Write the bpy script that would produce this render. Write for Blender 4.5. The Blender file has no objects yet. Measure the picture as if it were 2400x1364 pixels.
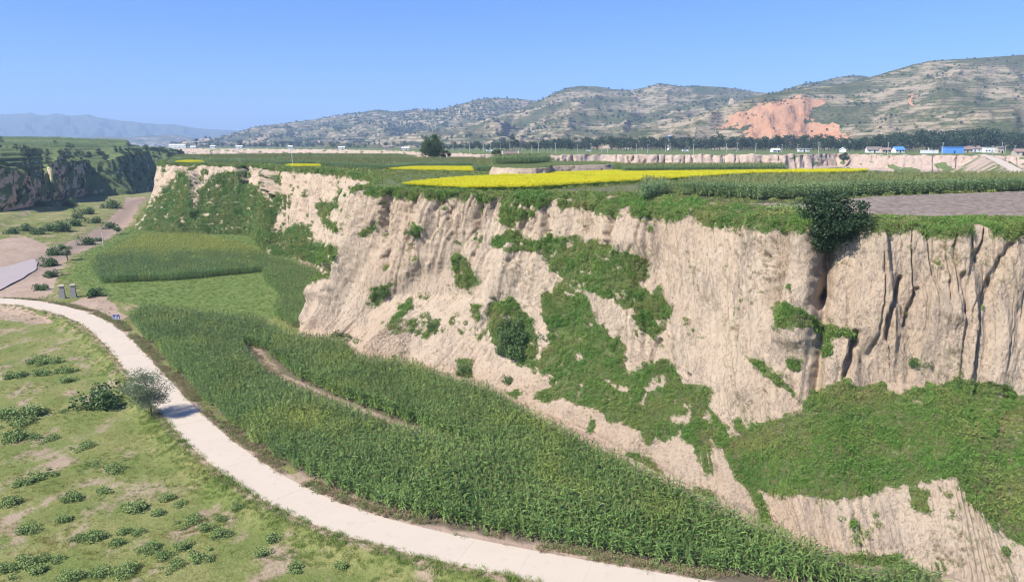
import bpy, bmesh, math, random
import numpy as np
from mathutils import Vector, Matrix

# ------------------------------------------------------------------ camera, sky, sun, exposure
random.seed(7); rng = np.random.default_rng(7)
scene = bpy.context.scene
COL = scene.collection
CAMZ = 32.0; PITCH = math.radians(11.03); FPX = 1740.0; CX, CY = 1200.0, 682.0
cam = bpy.data.cameras.new('camera'); cam_o = bpy.data.objects.new('camera', cam); COL.objects.link(cam_o)
cam_o.location = (0, 0, CAMZ); cam_o.rotation_euler = (math.pi/2 - PITCH, 0, 0)
cam.sensor_width = 36; cam.lens = 36*FPX/2400; cam.clip_start = 0.5; cam.clip_end = 60000
scene.camera = cam_o
SUN_AZ = (-0.83, -0.56); SUN_EL = math.radians(46)
sd = Vector((SUN_AZ[0]*math.cos(SUN_EL), SUN_AZ[1]*math.cos(SUN_EL), math.sin(SUN_EL))).normalized()
sun = bpy.data.lights.new('sun', 'SUN'); sun.energy = 5.0; sun.angle = math.radians(0.53); sun.color = (1.0, 0.965, 0.915)
sun_o = bpy.data.objects.new('sun', sun); COL.objects.link(sun_o); sun_o.location = (-200, -200, 300)
sun_o.rotation_euler = sd.to_track_quat('Z', 'Y').to_euler()
world = bpy.data.worlds.new('World'); scene.world = world; world.use_nodes = True
wn = world.node_tree.nodes; wl = world.node_tree.links; wn.clear()
sky = wn.new('ShaderNodeTexSky'); sky.sky_type = 'NISHITA'; sky.sun_disc = False
sky.sun_elevation = SUN_EL; sky.sun_rotation = math.atan2(SUN_AZ[0], SUN_AZ[1])
sky.altitude = 2000; sky.air_density = 1.0; sky.dust_density = 0.15; sky.ozone_density = 5.0
bg = wn.new('ShaderNodeBackground'); bg.inputs['Strength'].default_value = 0.12
hsv = wn.new('ShaderNodeHueSaturation'); hsv.inputs['Saturation'].default_value = 1.22; hsv.inputs['Hue'].default_value = 0.514
wo = wn.new('ShaderNodeOutputWorld')
tc = wn.new('ShaderNodeTexCoord'); vm = wn.new('ShaderNodeVectorMath'); vm.operation = 'MULTIPLY_ADD'
vm.inputs[1].default_value = (1, 1, 0.85); vm.inputs[2].default_value = (0, 0, 0.055); vn = wn.new('ShaderNodeVectorMath'); vn.operation = 'NORMALIZE'
wl.new(tc.outputs['Generated'], vm.inputs[0]); wl.new(vm.outputs[0], vn.inputs[0]); wl.new(vn.outputs[0], sky.inputs[0])
wl.new(sky.outputs[0], hsv.inputs['Color']); wl.new(hsv.outputs[0], bg.inputs[0]); wl.new(bg.outputs[0], wo.inputs[0])
scene.view_settings.view_transform = 'Standard'; scene.view_settings.look = 'None'
scene.view_settings.gamma = 1; scene.view_settings.exposure = 0.76; scene.view_settings.use_curve_mapping = False
scene.cycles.max_bounces = 5; scene.cycles.diffuse_bounces = 3; scene.cycles.transmission_bounces = 3
scene.cycles.use_denoising = True; scene.cycles.filter_width = 1.15; scene.cycles.volume_bounces = 0; scene.cycles.transparent_max_bounces = 8

# ------------------------------------------------------------------ maths helpers
cp, sp = math.cos(PITCH), math.sin(PITCH)
def ray(px, py):
    px = np.asarray(px, float); py = np.asarray(py, float)
    u = (px-CX)/FPX; v = -(py-CY)/FPX
    return np.stack([u+0*v, cp+sp*v, -sp+cp*v], -1)
def at_z(px, py, z):
    d = ray(px, py); t = (np.asarray(z, float)-CAMZ)/d[..., 2]
    return d*t[..., None] + np.array([0, 0, CAMZ])
def at_y(px, py, Y):
    d = ray(px, py); t = np.asarray(Y, float)/d[..., 1]
    return d*t[..., None] + np.array([0, 0, CAMZ])
def at_yz(px, Y, z):
    "the point in picture column px at forward distance Y and height z"
    Y = np.asarray(Y, float); ax = Y*cp - (np.asarray(z, float)-CAMZ)*sp
    return np.stack([(np.asarray(px, float)-CX)/FPX*ax, Y+0*ax, np.asarray(z, float)+0*ax], -1)
def proj(P):
    P = np.asarray(P, float); x = P[..., 0]; y = P[..., 1]; z = P[..., 2]-CAMZ
    ax = y*cp - z*sp; up = y*sp + z*cp; ax = np.where(ax < 0.1, 0.1, ax)
    return CX + FPX*x/ax, CY - FPX*up/ax
PERM = np.random.default_rng(3).permutation(4096).astype(np.int64)
GA = np.random.default_rng(4).uniform(0, 2*np.pi, 4096); GX, GY = np.cos(GA), np.sin(GA)
def pn(x, y, seed=0):
    x = np.asarray(x, float); y = np.asarray(y, float)
    xi = np.floor(x).astype(np.int64); yi = np.floor(y).astype(np.int64); xf = x-xi; yf = y-yi
    def g(ix, iy, dx, dy):
        h = PERM[(PERM[(ix+seed*57) & 4095] + iy) & 4095]
        return GX[h]*dx + GY[h]*dy
    u = xf*xf*xf*(xf*(xf*6-15)+10); v = yf*yf*yf*(yf*(yf*6-15)+10)
    a = g(xi, yi, xf, yf); b = g(xi+1, yi, xf-1, yf); c = g(xi, yi+1, xf, yf-1); d = g(xi+1, yi+1, xf-1, yf-1)
    return (a+(b-a)*u) + ((c+(d-c)*u)-(a+(b-a)*u))*v
def fbm(x, y, o=4, seed=0):
    s = 0; a = 1.0; t = 0
    for i in range(o):
        s = s + a*pn(x*2**i, y*2**i, seed+i); t += a; a *= 0.5
    return s/t*1.6
def sstep(a, b, x):
    t = np.clip((x-a)/(b-a), 0, 1); return t*t*(3-2*t)
def inpoly(x, y, poly):
    x = np.asarray(x, float); y = np.asarray(y, float); r = np.zeros(x.shape, bool); n = len(poly)
    for i in range(n):
        x0, y0 = poly[i][:2]; x1, y1 = poly[(i+1) % n][:2]
        c = ((y0 > y) != (y1 > y)); den = (y1-y0) if y1 != y0 else 1e-9
        r ^= c & (x < (x1-x0)*(y-y0)/den + x0)
    return r
def segdist(x, y, pts):
    "distance to a polyline, and the parameter 0..1 along it"
    best = np.full(np.shape(x), 1e9); tt = np.zeros(np.shape(x)); n = len(pts)-1
    for i in range(n):
        x0, y0 = pts[i][:2]; x1, y1 = pts[i+1][:2]; dx, dy = x1-x0, y1-y0; L = dx*dx+dy*dy+1e-9
        t = np.clip(((x-x0)*dx+(y-y0)*dy)/L, 0, 1); d = np.hypot(x-x0-t*dx, y-y0-t*dy)
        m = d < best; best = np.where(m, d, best); tt = np.where(m, (i+t)/n, tt)
    return best, tt

# ------------------------------------------------------------------ object helpers
def props(o, label=None, cat=None, group=None, kind=None):
    if label: o['label'] = label
    if cat: o['category'] = cat
    if group: o['group'] = group
    if kind: o['kind'] = kind
    return o
def np_mesh(name, V, F, mat=None, smooth=False):
    "V (n,3), F (m,3) or (m,4)"
    V = np.asarray(V, np.float32); F = np.asarray(F, np.int32)
    me = bpy.data.meshes.new(name); k = F.shape[1]
    me.vertices.add(len(V)); me.vertices.foreach_set('co', V.ravel())
    me.loops.add(F.size); me.loops.foreach_set('vertex_index', F.ravel())
    me.polygons.add(len(F)); me.polygons.foreach_set('loop_start', np.arange(0, F.size, k, dtype=np.int32))
    if smooth: me.polygons.foreach_set('use_smooth', np.ones(len(F), bool))
    me.update(calc_edges=True)
    if mat is not None:
        for m in (mat if isinstance(mat, (list, tuple)) else [mat]): me.materials.append(m)
    return me
def attr(me, name, a):
    at = me.attributes.new(name, 'FLOAT', 'POINT'); at.data.foreach_set('value', np.asarray(a, np.float32).ravel())
def link(name, me, parent=None, loc=None, rz=0):
    o = bpy.data.objects.new(name, me); COL.objects.link(o)
    if parent is not None: o.parent = parent
    if loc is not None: o.location = loc
    if rz: o.rotation_euler = (0, 0, rz)
    return o
def empty(name, loc, rz=0): return link(name, None, None, loc, rz)
def grid_faces(nu, nv):
    i = np.arange((nu-1)*(nv-1)); a = (i//(nv-1))*nv + i % (nv-1)
    return np.stack([a, a+nv, a+nv+1, a+1], 1)
class MB:
    "collects boxes, tubes and prisms into one mesh"
    def __init__(s): s.v = []; s.f = []
    def add(s, vs, fs):
        b = len(s.v); s.v += [tuple(map(float, p)) for p in vs]; s.f += [tuple(b+i for i in f) for f in fs]; return s
    def box(s, x0, x1, y0, y1, z0, z1, tap=0.0):
        t = tap
        return s.add([(x0, y0, z0), (x1, y0, z0), (x1, y1, z0), (x0, y1, z0), (x0+t, y0+t, z1), (x1-t, y0+t, z1), (x1-t, y1-t, z1), (x0+t, y1-t, z1)],
                     [(3, 2, 1, 0), (4, 5, 6, 7), (0, 1, 5, 4), (1, 2, 6, 5), (2, 3, 7, 6), (3, 0, 4, 7)])
    def tube(s, pts, rad, n=6, cap=True):
        pts = [Vector(p) for p in pts]; rad = rad if isinstance(rad, (list, tuple)) else [rad]*len(pts); rings = []
        for i, p in enumerate(pts):
            d = (pts[min(i+1, len(pts)-1)]-pts[max(i-1, 0)]).normalized()
            a = d.orthogonal().normalized() if abs(d.z) < 0.95 else Vector((1, 0, 0)); a = (a - d*a.dot(d)).normalized(); b = d.cross(a)
            rings.append([p + (a*math.cos(2*math.pi*k/n) + b*math.sin(2*math.pi*k/n))*rad[i] for k in range(n)])
        vs = [q for r in rings for q in r]; fs = []
        for i in range(len(pts)-1):
            for k in range(n): fs.append((i*n+k, i*n+(k+1) % n, (i+1)*n+(k+1) % n, (i+1)*n+k))
        if cap: fs += [tuple(range(n))[::-1], tuple((len(pts)-1)*n+k for k in range(n))]
        return s.add(vs, fs)
    def prism(s, prof, y0, y1):
        "profile in x,z extruded along y"
        n = len(prof); vs = [(x, y0, z) for x, z in prof] + [(x, y1, z) for x, z in prof]
        return s.add(vs, [tuple(range(n)), tuple(range(n, 2*n))[::-1]] + [((i+1) % n, i, n+i, n+(i+1) % n) for i in range(n)])
    def mesh(s, name, mat):
        me = bpy.data.meshes.new(name); me.from_pydata(s.v, [], s.f); me.update(); me.materials.append(mat); return me
    def build(s, name, mat, parent=None, loc=None): return link(name, s.mesh(name, mat), parent, loc)

# ------------------------------------------------------------------ materials
class NT:
    def __init__(s, name):
        s.m = bpy.data.materials.new(name); s.m.use_nodes = True; s.t = s.m.node_tree; s.t.nodes.clear()
        s.out = s.t.nodes.new('ShaderNodeOutputMaterial'); s.pos = None
    def n(s, typ, **kw):
        nd = s.t.nodes.new(typ)
        for k, v in kw.items():
            if k.startswith('_'): setattr(nd, k[1:], v)
            else: s.set(nd.inputs[k.replace('__', ' ')], v)
        return nd
    def set(s, inp, v):
        if hasattr(v, 'is_output') or isinstance(v, bpy.types.NodeSocket): s.t.links.new(v, inp)
        elif isinstance(v, (tuple, list)) and len(v) == 3 and inp.type == 'RGBA': inp.default_value = (*v, 1)
        else: inp.default_value = v
    def coords(s, scale=(1, 1, 1)):
        if s.pos is None: s.pos = s.t.nodes.new('ShaderNodeNewGeometry').outputs['Position']
        mp = s.t.nodes.new('ShaderNodeMapping'); s.t.links.new(s.pos, mp.inputs['Vector']); mp.inputs['Scale'].default_value = scale; return mp.outputs[0]
    def noise(s, scale, det=4, stretch=(1, 1, 1), rough=0.55, dist=0.0):
        nd = s.n('ShaderNodeTexNoise', Scale=scale, Detail=det, Roughness=rough, Distortion=dist); s.t.links.new(s.coords(stretch), nd.inputs['Vector']); return nd.outputs['Fac']
    def ramp(s, fac, a, b, lo=0.0, hi=1.0):
        nd = s.n('ShaderNodeMapRange', _interpolation_type='SMOOTHSTEP'); s.set(nd.inputs[0], fac)
        for i, v in enumerate((a, b, lo, hi)): nd.inputs[1+i].default_value = v
        return nd.outputs[0]
    def mix(s, fac, a, b, mode='MIX'):
        nd = s.n('ShaderNodeMix', _data_type='RGBA', _blend_type=mode); s.set(nd.inputs[0], fac); s.set(nd.inputs[6], a); s.set(nd.inputs[7], b); return nd.outputs[2]
    def math(s, op, a, b=0.0):
        nd = s.n('ShaderNodeMath', _operation=op); s.set(nd.inputs[0], a); s.set(nd.inputs[1], b); return nd.outputs[0]
    def att(s, name, typ='GEOMETRY', out='Fac'):
        nd = s.n('ShaderNodeAttribute'); nd.attribute_name = name; nd.attribute_type = typ; return nd.outputs[out]
    def bump(s, h, dist=0.1, strength=1.0, nrm=None):
        nd = s.n('ShaderNodeBump', Strength=strength, Distance=dist); s.set(nd.inputs['Height'], h)
        if nrm is not None: s.set(nd.inputs['Normal'], nrm)
        return nd.outputs[0]
    def bsdf(s, col, rough=0.9, normal=None, spec=0.2, trans=0.0, metal=0.0):
        p = s.n('ShaderNodeBsdfPrincipled'); s.set(p.inputs['Base Color'], col); s.set(p.inputs['Roughness'], rough)
        p.inputs['Specular IOR Level'].default_value = spec; p.inputs['Metallic'].default_value = metal
        if normal is not None: s.set(p.inputs['Normal'], normal)
        o = p.outputs[0]
        if trans:
            tr = s.n('ShaderNodeBsdfTranslucent'); s.set(tr.inputs[0], col)
            mx = s.n('ShaderNodeMixShader'); mx.inputs[0].default_value = trans; s.t.links.new(o, mx.inputs[1]); s.t.links.new(tr.outputs[0], mx.inputs[2]); o = mx.outputs[0]
        s.t.links.new(o, s.out.inputs[0]); return s.m
def plain(name, col, rough=0.8, var=0.12, scale=3.0, spec=0.2, metal=0.0):
    t = NT(name); n = t.noise(scale, 5); c = t.mix(n, tuple(x*(1-var*1.5) for x in col), tuple(min(1, x*(1+var*1.5)) for x in col))
    return t.bsdf(c, rough, t.bump(t.noise(scale*6, 3), 0.01, 0.4), spec, 0, metal)
def leaf_mat(name, dark, light, yellow=(0.26, 0.27, 0.05), trans=0.22, rough=0.5, spec=0.3):
    t = NT(name); r = t.n('ShaderNodeObjectInfo').outputs['Random']
    n = t.noise(0.13, 3); isl = t.t.nodes.new('ShaderNodeNewGeometry').outputs['Random Per Island']; f = t.math('ADD', t.math('MULTIPLY', r, 0.3), t.math('ADD', t.math('MULTIPLY', t.ramp(n, 0.3, 0.7), 0.25), t.math('MULTIPLY', isl, 0.45)))
    c = t.mix(f, dark, light); c = t.mix(t.att('tint', 'INSTANCER'), c, yellow)
    return t.bsdf(c, rough, None, spec, trans)
M = {}
def loess_material(name, pale=(0.55, 0.43, 0.305), warm=(0.52, 0.39, 0.27), fine=1.0):
    t = NT(name)
    big = t.noise(0.07, 4); mid = t.noise(0.45, 5, (1, 1, 0.45)); fin = t.noise(3.5*fine, 6, (1, 1, 0.5), 0.65)
    c = t.mix(t.ramp(big, 0.35, 0.65), pale, warm)
    c = t.mix(t.ramp(mid, 0.52, 0.72, 0, 0.4), c, (0.48, 0.375, 0.275))
    lich = t.math('MULTIPLY', t.ramp(t.noise(0.30, 6, (1, 1, 0.22), 0.7), 0.49, 0.62), t.ramp(t.noise(2.2, 4, (1, 1, 0.35)), 0.38, 0.6))
    c = t.mix(t.math('MULTIPLY', lich, 0.55), c, (0.235, 0.19, 0.15))
    streak = t.ramp(t.noise(1.1, 4, (1, 1, 0.06)), 0.55, 0.75, 0, 0.28)
    c = t.mix(streak, c, (0.58, 0.465, 0.345))
    c = t.mix(t.ramp(fin, 0.33, 0.5, 0.6, 0), c, (0.25, 0.19, 0.135))
    veg = t.att('veg'); vb = t.math('ADD', veg, t.math('MULTIPLY', t.math('SUBTRACT', t.noise(1.6, 4), 0.5), 0.9))
    soil = t.mix(t.noise(0.8, 4), (0.085, 0.145, 0.04), (0.18, 0.19, 0.075))
    c = t.mix(t.ramp(vb, 0.35, 0.62), c, soil)
    c = t.mix(t.att('plat'), c, t.mix(t.ramp(mid, 0.35, 0.65), (0.085, 0.105, 0.035), (0.15, 0.14, 0.07)))
    h = t.math('ADD', t.math('MULTIPLY', fin, 0.5), t.math('MULTIPLY', t.noise(0.9*fine, 5, (1, 1, 0.3)), 1.0))
    b1 = t.bump(h, 0.5, 1.0)
    vo = t.n('ShaderNodeTexVoronoi', Scale=2.6*fine, _feature='DISTANCE_TO_EDGE'); t.t.links.new(t.coords((1, 1, 0.55)), vo.inputs['Vector'])
    cr = t.ramp(vo.outputs['Distance'], 0.0, 0.045); msk = t.ramp(t.noise(0.5, 3), 0.5, 0.62)
    b2 = t.bump(t.math('MULTIPLY', t.math('SUBTRACT', cr, 1.0), msk), 0.16, 1.0, b1); b2 = t.bump(t.noise(7.0*fine, 4, (1, 1, .7), .7), 0.22, 1.0, b2)
    return t.bsdf(c, 0.95, b2, 0.1)
M['loess'] = loess_material('loess'); M['loess_far'] = loess_material('loess_far', (0.50, 0.385, 0.295), (0.47, 0.345, 0.26), 0.5)
def floor_material():
    t = NT('valley_floor'); sand = t.att('sand'); soil = t.att('soil')
    n1 = t.noise(0.16, 5); n2 = t.noise(0.8, 5); n3 = t.noise(5, 4)
    g = t.mix(t.ramp(n1, 0.35, 0.65), (0.155, 0.18, 0.05), (0.245, 0.225, 0.085)); g = t.mix(t.ramp(n3, 0.35, 0.65, 0, 0.6), g, (0.11, 0.15, 0.04))
    sd_ = t.mix(t.ramp(n1, 0.3, 0.7), (0.33, 0.235, 0.165), (0.40, 0.30, 0.22)); sd_ = t.mix(t.ramp(n2, 0.4, 0.7, 0, .5), sd_, (0.27, 0.19, 0.135))
    bare = t.ramp(t.noise(0.22, 6, (1, 0.7, 1), 0.66), 0.52, 0.63, 0, 0.85); lush = t.att('lush'); bare = t.math('MULTIPLY', bare, t.math('SUBTRACT', 1.0, lush)); g = t.mix(t.math('MULTIPLY', lush, .8), g, t.mix(t.ramp(n2, .35, .65), (0.085, 0.15, 0.035), (0.15, 0.19, 0.055)))
    f = t.math('MAXIMUM', bare, t.ramp(t.math('ADD', sand, t.math('MULTIPLY', t.math('SUBTRACT', n2, 0.5), 1.1)), 0.4, 0.62))
    c = t.mix(f, g, sd_); c = t.mix(soil, c, t.mix(n2, (0.10, 0.085, 0.055), (0.17, 0.135, 0.09)))
    c = t.mix(t.math('MULTIPLY', t.att('wet'), 0.8), c, (0.20, 0.15, 0.12))
    return t.bsdf(c, 0.95, t.bump(t.math('ADD', n3, t.math('MULTIPLY', n2, 2)), 0.15, 0.7), 0.1)
M['floor'] = floor_material()
def road_material():
    t = NT('concrete_road'); n = t.noise(0.35, 5); f = t.noise(9, 4)
    c = t.mix(n, (0.49, 0.405, 0.30), (0.55, 0.465, 0.36)); c = t.mix(t.ramp(f, 0.4, 0.7, 0, 0.25), c, (0.48, 0.40, 0.32))
    c = t.mix(t.ramp(t.noise(0.9, 6, (1, 1, 1), 0.7), 0.55, 0.72, 0, 0.6), c, (0.40, 0.32, 0.235))
    r = t.n('ShaderNodeObjectInfo').outputs['Random']; c = t.mix(t.math('MULTIPLY', r, 0.22), c, (0.46, 0.39, 0.32))
    return t.bsdf(c, 0.85, t.bump(f, 0.01, 0.3), 0.2)
M['road'] = road_material()
M['joint'] = plain('road_joint', (0.47, 0.39, 0.305)); M['corn'] = leaf_mat('corn_leaf', (0.016, 0.062, 0.010), (0.26, 0.385, 0.10), (0.36, 0.40, 0.06), 0.10, 0.36, 0.5)
M['tassel'] = leaf_mat('corn_tassel', (0.18, 0.20, 0.07), (0.26, 0.27, 0.10), (0.3, 0.28, .09), 0.2, 0.8)
M['corn_far'] = leaf_mat('corn_leaf_upper', (0.05, 0.11, 0.03), (0.34, 0.45, 0.19), (0.34, 0.37, 0.10), 0.18, 0.38, 0.5)
M['grass'] = leaf_mat('grass_blade', (0.11, 0.19, 0.030), (0.25, 0.315, 0.07), (0.37, 0.325, 0.105), 0.25, 0.7)
M['herb'] = leaf_mat('herb_leaf', (0.06, 0.15, 0.022), (0.19, 0.325, 0.062), (0.30, 0.29, 0.09), 0.22, 0.65)
M['sage'] = leaf_mat('sage_leaf', (0.15, 0.225, 0.065), (0.30, 0.375, 0.13), (0.2, 0.2, 0.09), 0.2, 0.75)
M['bush'] = leaf_mat('bush_leaf', (0.05, 0.105, 0.03), (0.135, 0.205, 0.065), trans=0.2)
M['treeleaf'] = leaf_mat('tree_leaf', (0.022, 0.046, 0.017), (0.046, 0.08, 0.027), trans=0.12)
M['willow'] = leaf_mat('willow_leaf', (0.13, 0.17, 0.085), (0.21, 0.25, 0.14), trans=0.25)
M['poplar'] = leaf_mat('plateau_tree_leaf', (0.045, 0.085, 0.022), (0.085, 0.135, 0.038), trans=0.2)
M['flower'] = leaf_mat('rape_flower', (0.68, 0.63, 0.02), (0.80, 0.73, 0.04), (0.42, 0.46, 0.05), 0.4, 0.7)
M['dry'] = leaf_mat('dry_weed', (0.20, 0.135, 0.075), (0.34, 0.26, 0.145), (0.2, .25, .08), 0.2, 0.8)
M['bark'] = plain('bark', (0.13, 0.10, 0.075), 0.9, 0.3, 8)
M['plateau_soil'] = None

# ------------------------------------------------------------------ layout: road line, floor height
RL = [(-420, 690), (-200, 700), (0, 708), (60, 713), (100, 721), (180, 745), (230, 775), (270, 815), (310, 865), (345, 908), (385, 958), (440, 1021), (500, 1076), (560, 1121), (640, 1171), (740, 1220), (850, 1259), (960, 1290), (1080, 1316), (1200, 1341), (1330, 1366), (1550, 1405), (1800, 1445), (2200, 1500)]
RR = [(-420, 681), (-200, 691), (0, 699), (60, 704), (130, 715), (190, 731), (240, 753), (290, 791), (340, 846), (390, 901), (440, 955), (500, 1010), (560, 1059), (640, 1114), (740, 1167), (850, 1207), (1000, 1246), (1200, 1287), (1400, 1325), (1600, 1361), (1800, 1392), (2200, 1450)]
def zbase(Y): return np.interp(Y, [60, 90, 130, 220, 290, 400, 480, 600], [0, 0, 0.8, 1.5, 2.0, 1.5, 0.5, 0.5])
def px_floor(px, py, dz=0.0):
    "picture point on the valley floor (+dz)"
    z = np.full(np.shape(px), 0.5)
    for _ in range(6):
        P = at_z(px, py, z+dz); z = zbase(P[..., 1])
    return at_z(px, py, z+dz)
rl = np.array([px_floor(*p) for p in RL]); rr = np.array([px_floor(*p) for p in RR])
def resample(P, n):
    s = np.r_[0, np.cumsum(np.linalg.norm(np.diff(P[:, :2], axis=0), axis=1))]; t = np.linspace(0, s[-1], n)
    return np.stack([np.interp(t, s, P[:, i]) for i in range(P.shape[1])], 1)
def smooth1(P, k=5):
    w = np.ones(k)/k; Q = np.pad(P, ((k//2, k//2), (0, 0)), mode='edge'); return np.stack([np.convolve(Q[:, i], w, 'valid') for i in range(P.shape[1])], 1)
RC = smooth1((resample(rl, 240) + resample(rr, 240))/2, 9); RW = 2.0
tn = np.gradient(RC[:, :2], axis=0); tn /= np.linalg.norm(tn, axis=1)[:, None]; RN = np.stack([-tn[:, 1], tn[:, 0]], 1)
order = np.argsort(RC[:, 0]); RX, RY = RC[order, 0], RC[order, 1]
RIVER = [px_floor(*p) for p in [(-500, 730), (-150, 690), (0, 648), (70, 622), (140, 585), (225, 548), (285, 500), (312, 470), (340, 462)]]
TERR = [(-300, 560), (0, 535), (30, 512), (75, 500), (130, 490), (140, 478), (110, 470), (0, 492), (-300, 520)]
def zfloor(X, Y):
    X = np.asarray(X, float); Y = np.asarray(Y, float); z = zbase(Y)
    ry = np.interp(X, RX, RY); below = Y < ry
    d, _ = segdist(X, Y, RC[::6])
    drop = sstep(RW+0.3, RW+3.2, d)*0.85
    z = z - np.where(below, drop, 0) - np.where(below, 0, sstep(RW+.2, RW+1.5, d)*0.25)
    dr, _ = segdist(X, Y, RIVER); far = Y > 110
    z = z - np.where(far, 0.9*np.exp(-(dr/16)**2), 0)
    px, py = proj(np.stack([X, Y, z], -1))
    z = z + 1.3*inpoly(px + 6*pn(X*.1, Y*.1, 5), py, TERR)
    z = z + 0.10*fbm(X*0.12, Y*0.12, 3, 11)*sstep(RW+0.5, RW+3, d)
    z = z - 0.30*sstep(RW+0.2, RW-0.5, d)
    return z

# ------------------------------------------------------------------ valley floor
def axis(lo, hi, dens):
    xs = [lo]
    while xs[-1] < hi: xs.append(xs[-1] + dens(xs[-1]))
    return np.array(xs)
gx = axis(-330, 110, lambda x: 0.9 if -120 < x < 60 else 2.5); gy = axis(28, 720, lambda y: 0.9 if y < 150 else (1.6 if y < 300 else 5))
GXX, GYY = np.meshgrid(gx, gy, indexing='ij'); GZ = zfloor(GXX, GYY)
V = np.stack([GXX, GYY, GZ], -1)
fpx, fpy = proj(V)
SAND = [[(-400, 600), (0, 560), (60, 555), (120, 578), (190, 560), (240, 530), (290, 480), (300, 462), (335, 462), (318, 500), (300, 530), (255, 560), (215, 580), (165, 600), (140, 640), (120, 690), (90, 705), (-400, 712)], [(100, 745), (190, 700), (240, 690), (300, 745), (250, 760), (200, 725), (140, 712)], [(0, 712), (90, 730), (130, 755), (60, 760), (0, 745)]]
wx = fpx + 10*fbm(GXX*.2, GYY*.2, 3, 21); wy = fpy + 7*fbm(GXX*.2, GYY*.2, 3, 22)
sand = np.zeros_like(GZ)
for p in SAND: sand = np.maximum(sand, inpoly(wx, wy, p)*1.0)
drd, _ = segdist(GXX, GYY, RC[::4])
sand = np.maximum(sand, 0.8*sstep(RW+1.6, RW+0.2, drd)); sand = np.maximum(sand, ((fpx > 700) & (GYY > np.interp(GXX, RX, RY)))*1.0)
wet = np.exp(-(segdist(GXX, GYY, RIVER)[0]/5)**2)*(GYY > 120)
LUSH = [(250, 560), (330, 520), (640, 540), (760, 620), (700, 700), (640, 750), (400, 735), (260, 705), (215, 690), (160, 650), (200, 590)]
CORN_LOW = [(300, 745), (350, 800), (420, 880), (480, 940), (560, 1010), (650, 1080), (760, 1130), (870, 1180), (1000, 1228), (1200, 1265), (1400, 1305), (1650, 1352), (1750, 1390), (2300, 1450), (2160, 1335), (1990, 1320), (1900, 1285), (1700, 1205), (1500, 1105), (1300, 1005), (1130, 910), (960, 860), (830, 845), (800, 800), (690, 790), (600, 750), (450, 735), (340, 725)]
soil = inpoly(fpx, fpy, CORN_LOW)*1.0; pdst = segdist(fpx, fpy, [(575, 812), (600, 828), (655, 885), (760, 935), (870, 978), (980, 1018), (1062, 1052)])[0]; soil *= sstep(10, 16, pdst); sand = np.maximum(sand, sstep(14, 8, pdst))
me = np_mesh('valley_floor', V.reshape(-1, 3), grid_faces(len(gx), len(gy))[:, ::-1], M['floor'], True)
attr(me, 'sand', sand); attr(me, 'wet', wet); attr(me, 'soil', soil); attr(me, 'lush', inpoly(wx, wy, LUSH)*1.0)
props(link('valley_floor', me), 'grassy valley floor with sandy river bed below the cliff', 'ground', kind='structure')
# water
def poly_mesh(name, P, mat):
    me = bpy.data.meshes.new(name); me.from_pydata([tuple(p) for p in P], [], [tuple(range(len(P)))]); me.update(); me.materials.append(mat); return me
t = NT('muddy_water'); wb = t.bump(t.noise(1.2, 3), 0.02, 0.25)
M['water'] = t.bsdf(t.mix(t.noise(0.2, 3), (0.38, 0.30, 0.24), (0.44, 0.355, 0.29)), 0.38, wb, 0.3)
WP = [(-60, 700), (-60, 640), (0, 628), (14, 616), (26, 612), (33, 602), (52, 599), (60, 605), (80, 606), (93, 614), (84, 622), (88, 632), (62, 643), (52, 655), (30, 660), (18, 671), (0, 678), (-20, 690)]
wp = np.array([px_floor(*p) for p in WP]); wz = float(np.mean(zfloor(wp[:, 0], wp[:, 1])))+0.12
wp = np.array([at_z(p[0], p[1], wz) for p in WP]); wc = np.vstack([wp, wp[:1]]); wc = smooth1(resample(wc, 80), 5)
props(link('river_water', poly_mesh('river_water', wc[:-1], M['water'])), 'shallow muddy river pool beside the concrete road', 'water', kind='structure')
# road: joint bed and slabs
def strip(C, N, w0, w1, z0, z1):
    "closed strip solid along the centre line"
    n = len(C); a = np.c_[C[:, :2]+N*w0, np.full(n, 0)]; b = np.c_[C[:, :2]-N*w1, np.full(n, 0)]
    za = C[:, 2]
    V = np.stack([np.c_[a[:, :2], za+z1], np.c_[b[:, :2], za+z1], np.c_[b[:, :2], za+z0], np.c_[a[:, :2], za+z0]], 1).reshape(-1, 3)
    F = []
    for i in range(n-1):
        for k in range(4): F.append((i*4+k, i*4+(k+1) % 4, i*4+4+(k+1) % 4, i*4+4+k))
    F += [(3, 2, 1, 0), (n*4-4, n*4-3, n*4-2, n*4-1)]
    return V, F
zr = zbase(RC[:, 1]); RC3 = np.c_[RC[:, :2], zr]
V, F = strip(RC3, RN, RW-.06, RW-.06, -0.55, -0.012)
mb = MB(); mb.add(V, F); road = mb.build('road', M['joint']); props(road, 'pale concrete road curving between grass flat and corn', 'road', kind='structure')
s = np.r_[0, np.cumsum(np.linalg.norm(np.diff(RC[:, :2], axis=0), axis=1))]
sl = 0.0; L = 5.0
while sl < s[-1]-L:
    tt = np.linspace(sl+0.004, sl+L-0.004, 4); C = np.stack([np.interp(tt, s, RC3[:, i]) for i in range(3)], 1); N = np.stack([np.interp(tt, s, RN[:, i]) for i in range(2)], 1)
    C[:, 2] += random.uniform(-.006, .006)
    V, F = strip(C, N, RW, RW, -0.2, 0.0); mb = MB(); mb.add(V, F); mb.build('slab', M['road'], road); sl += L

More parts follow.
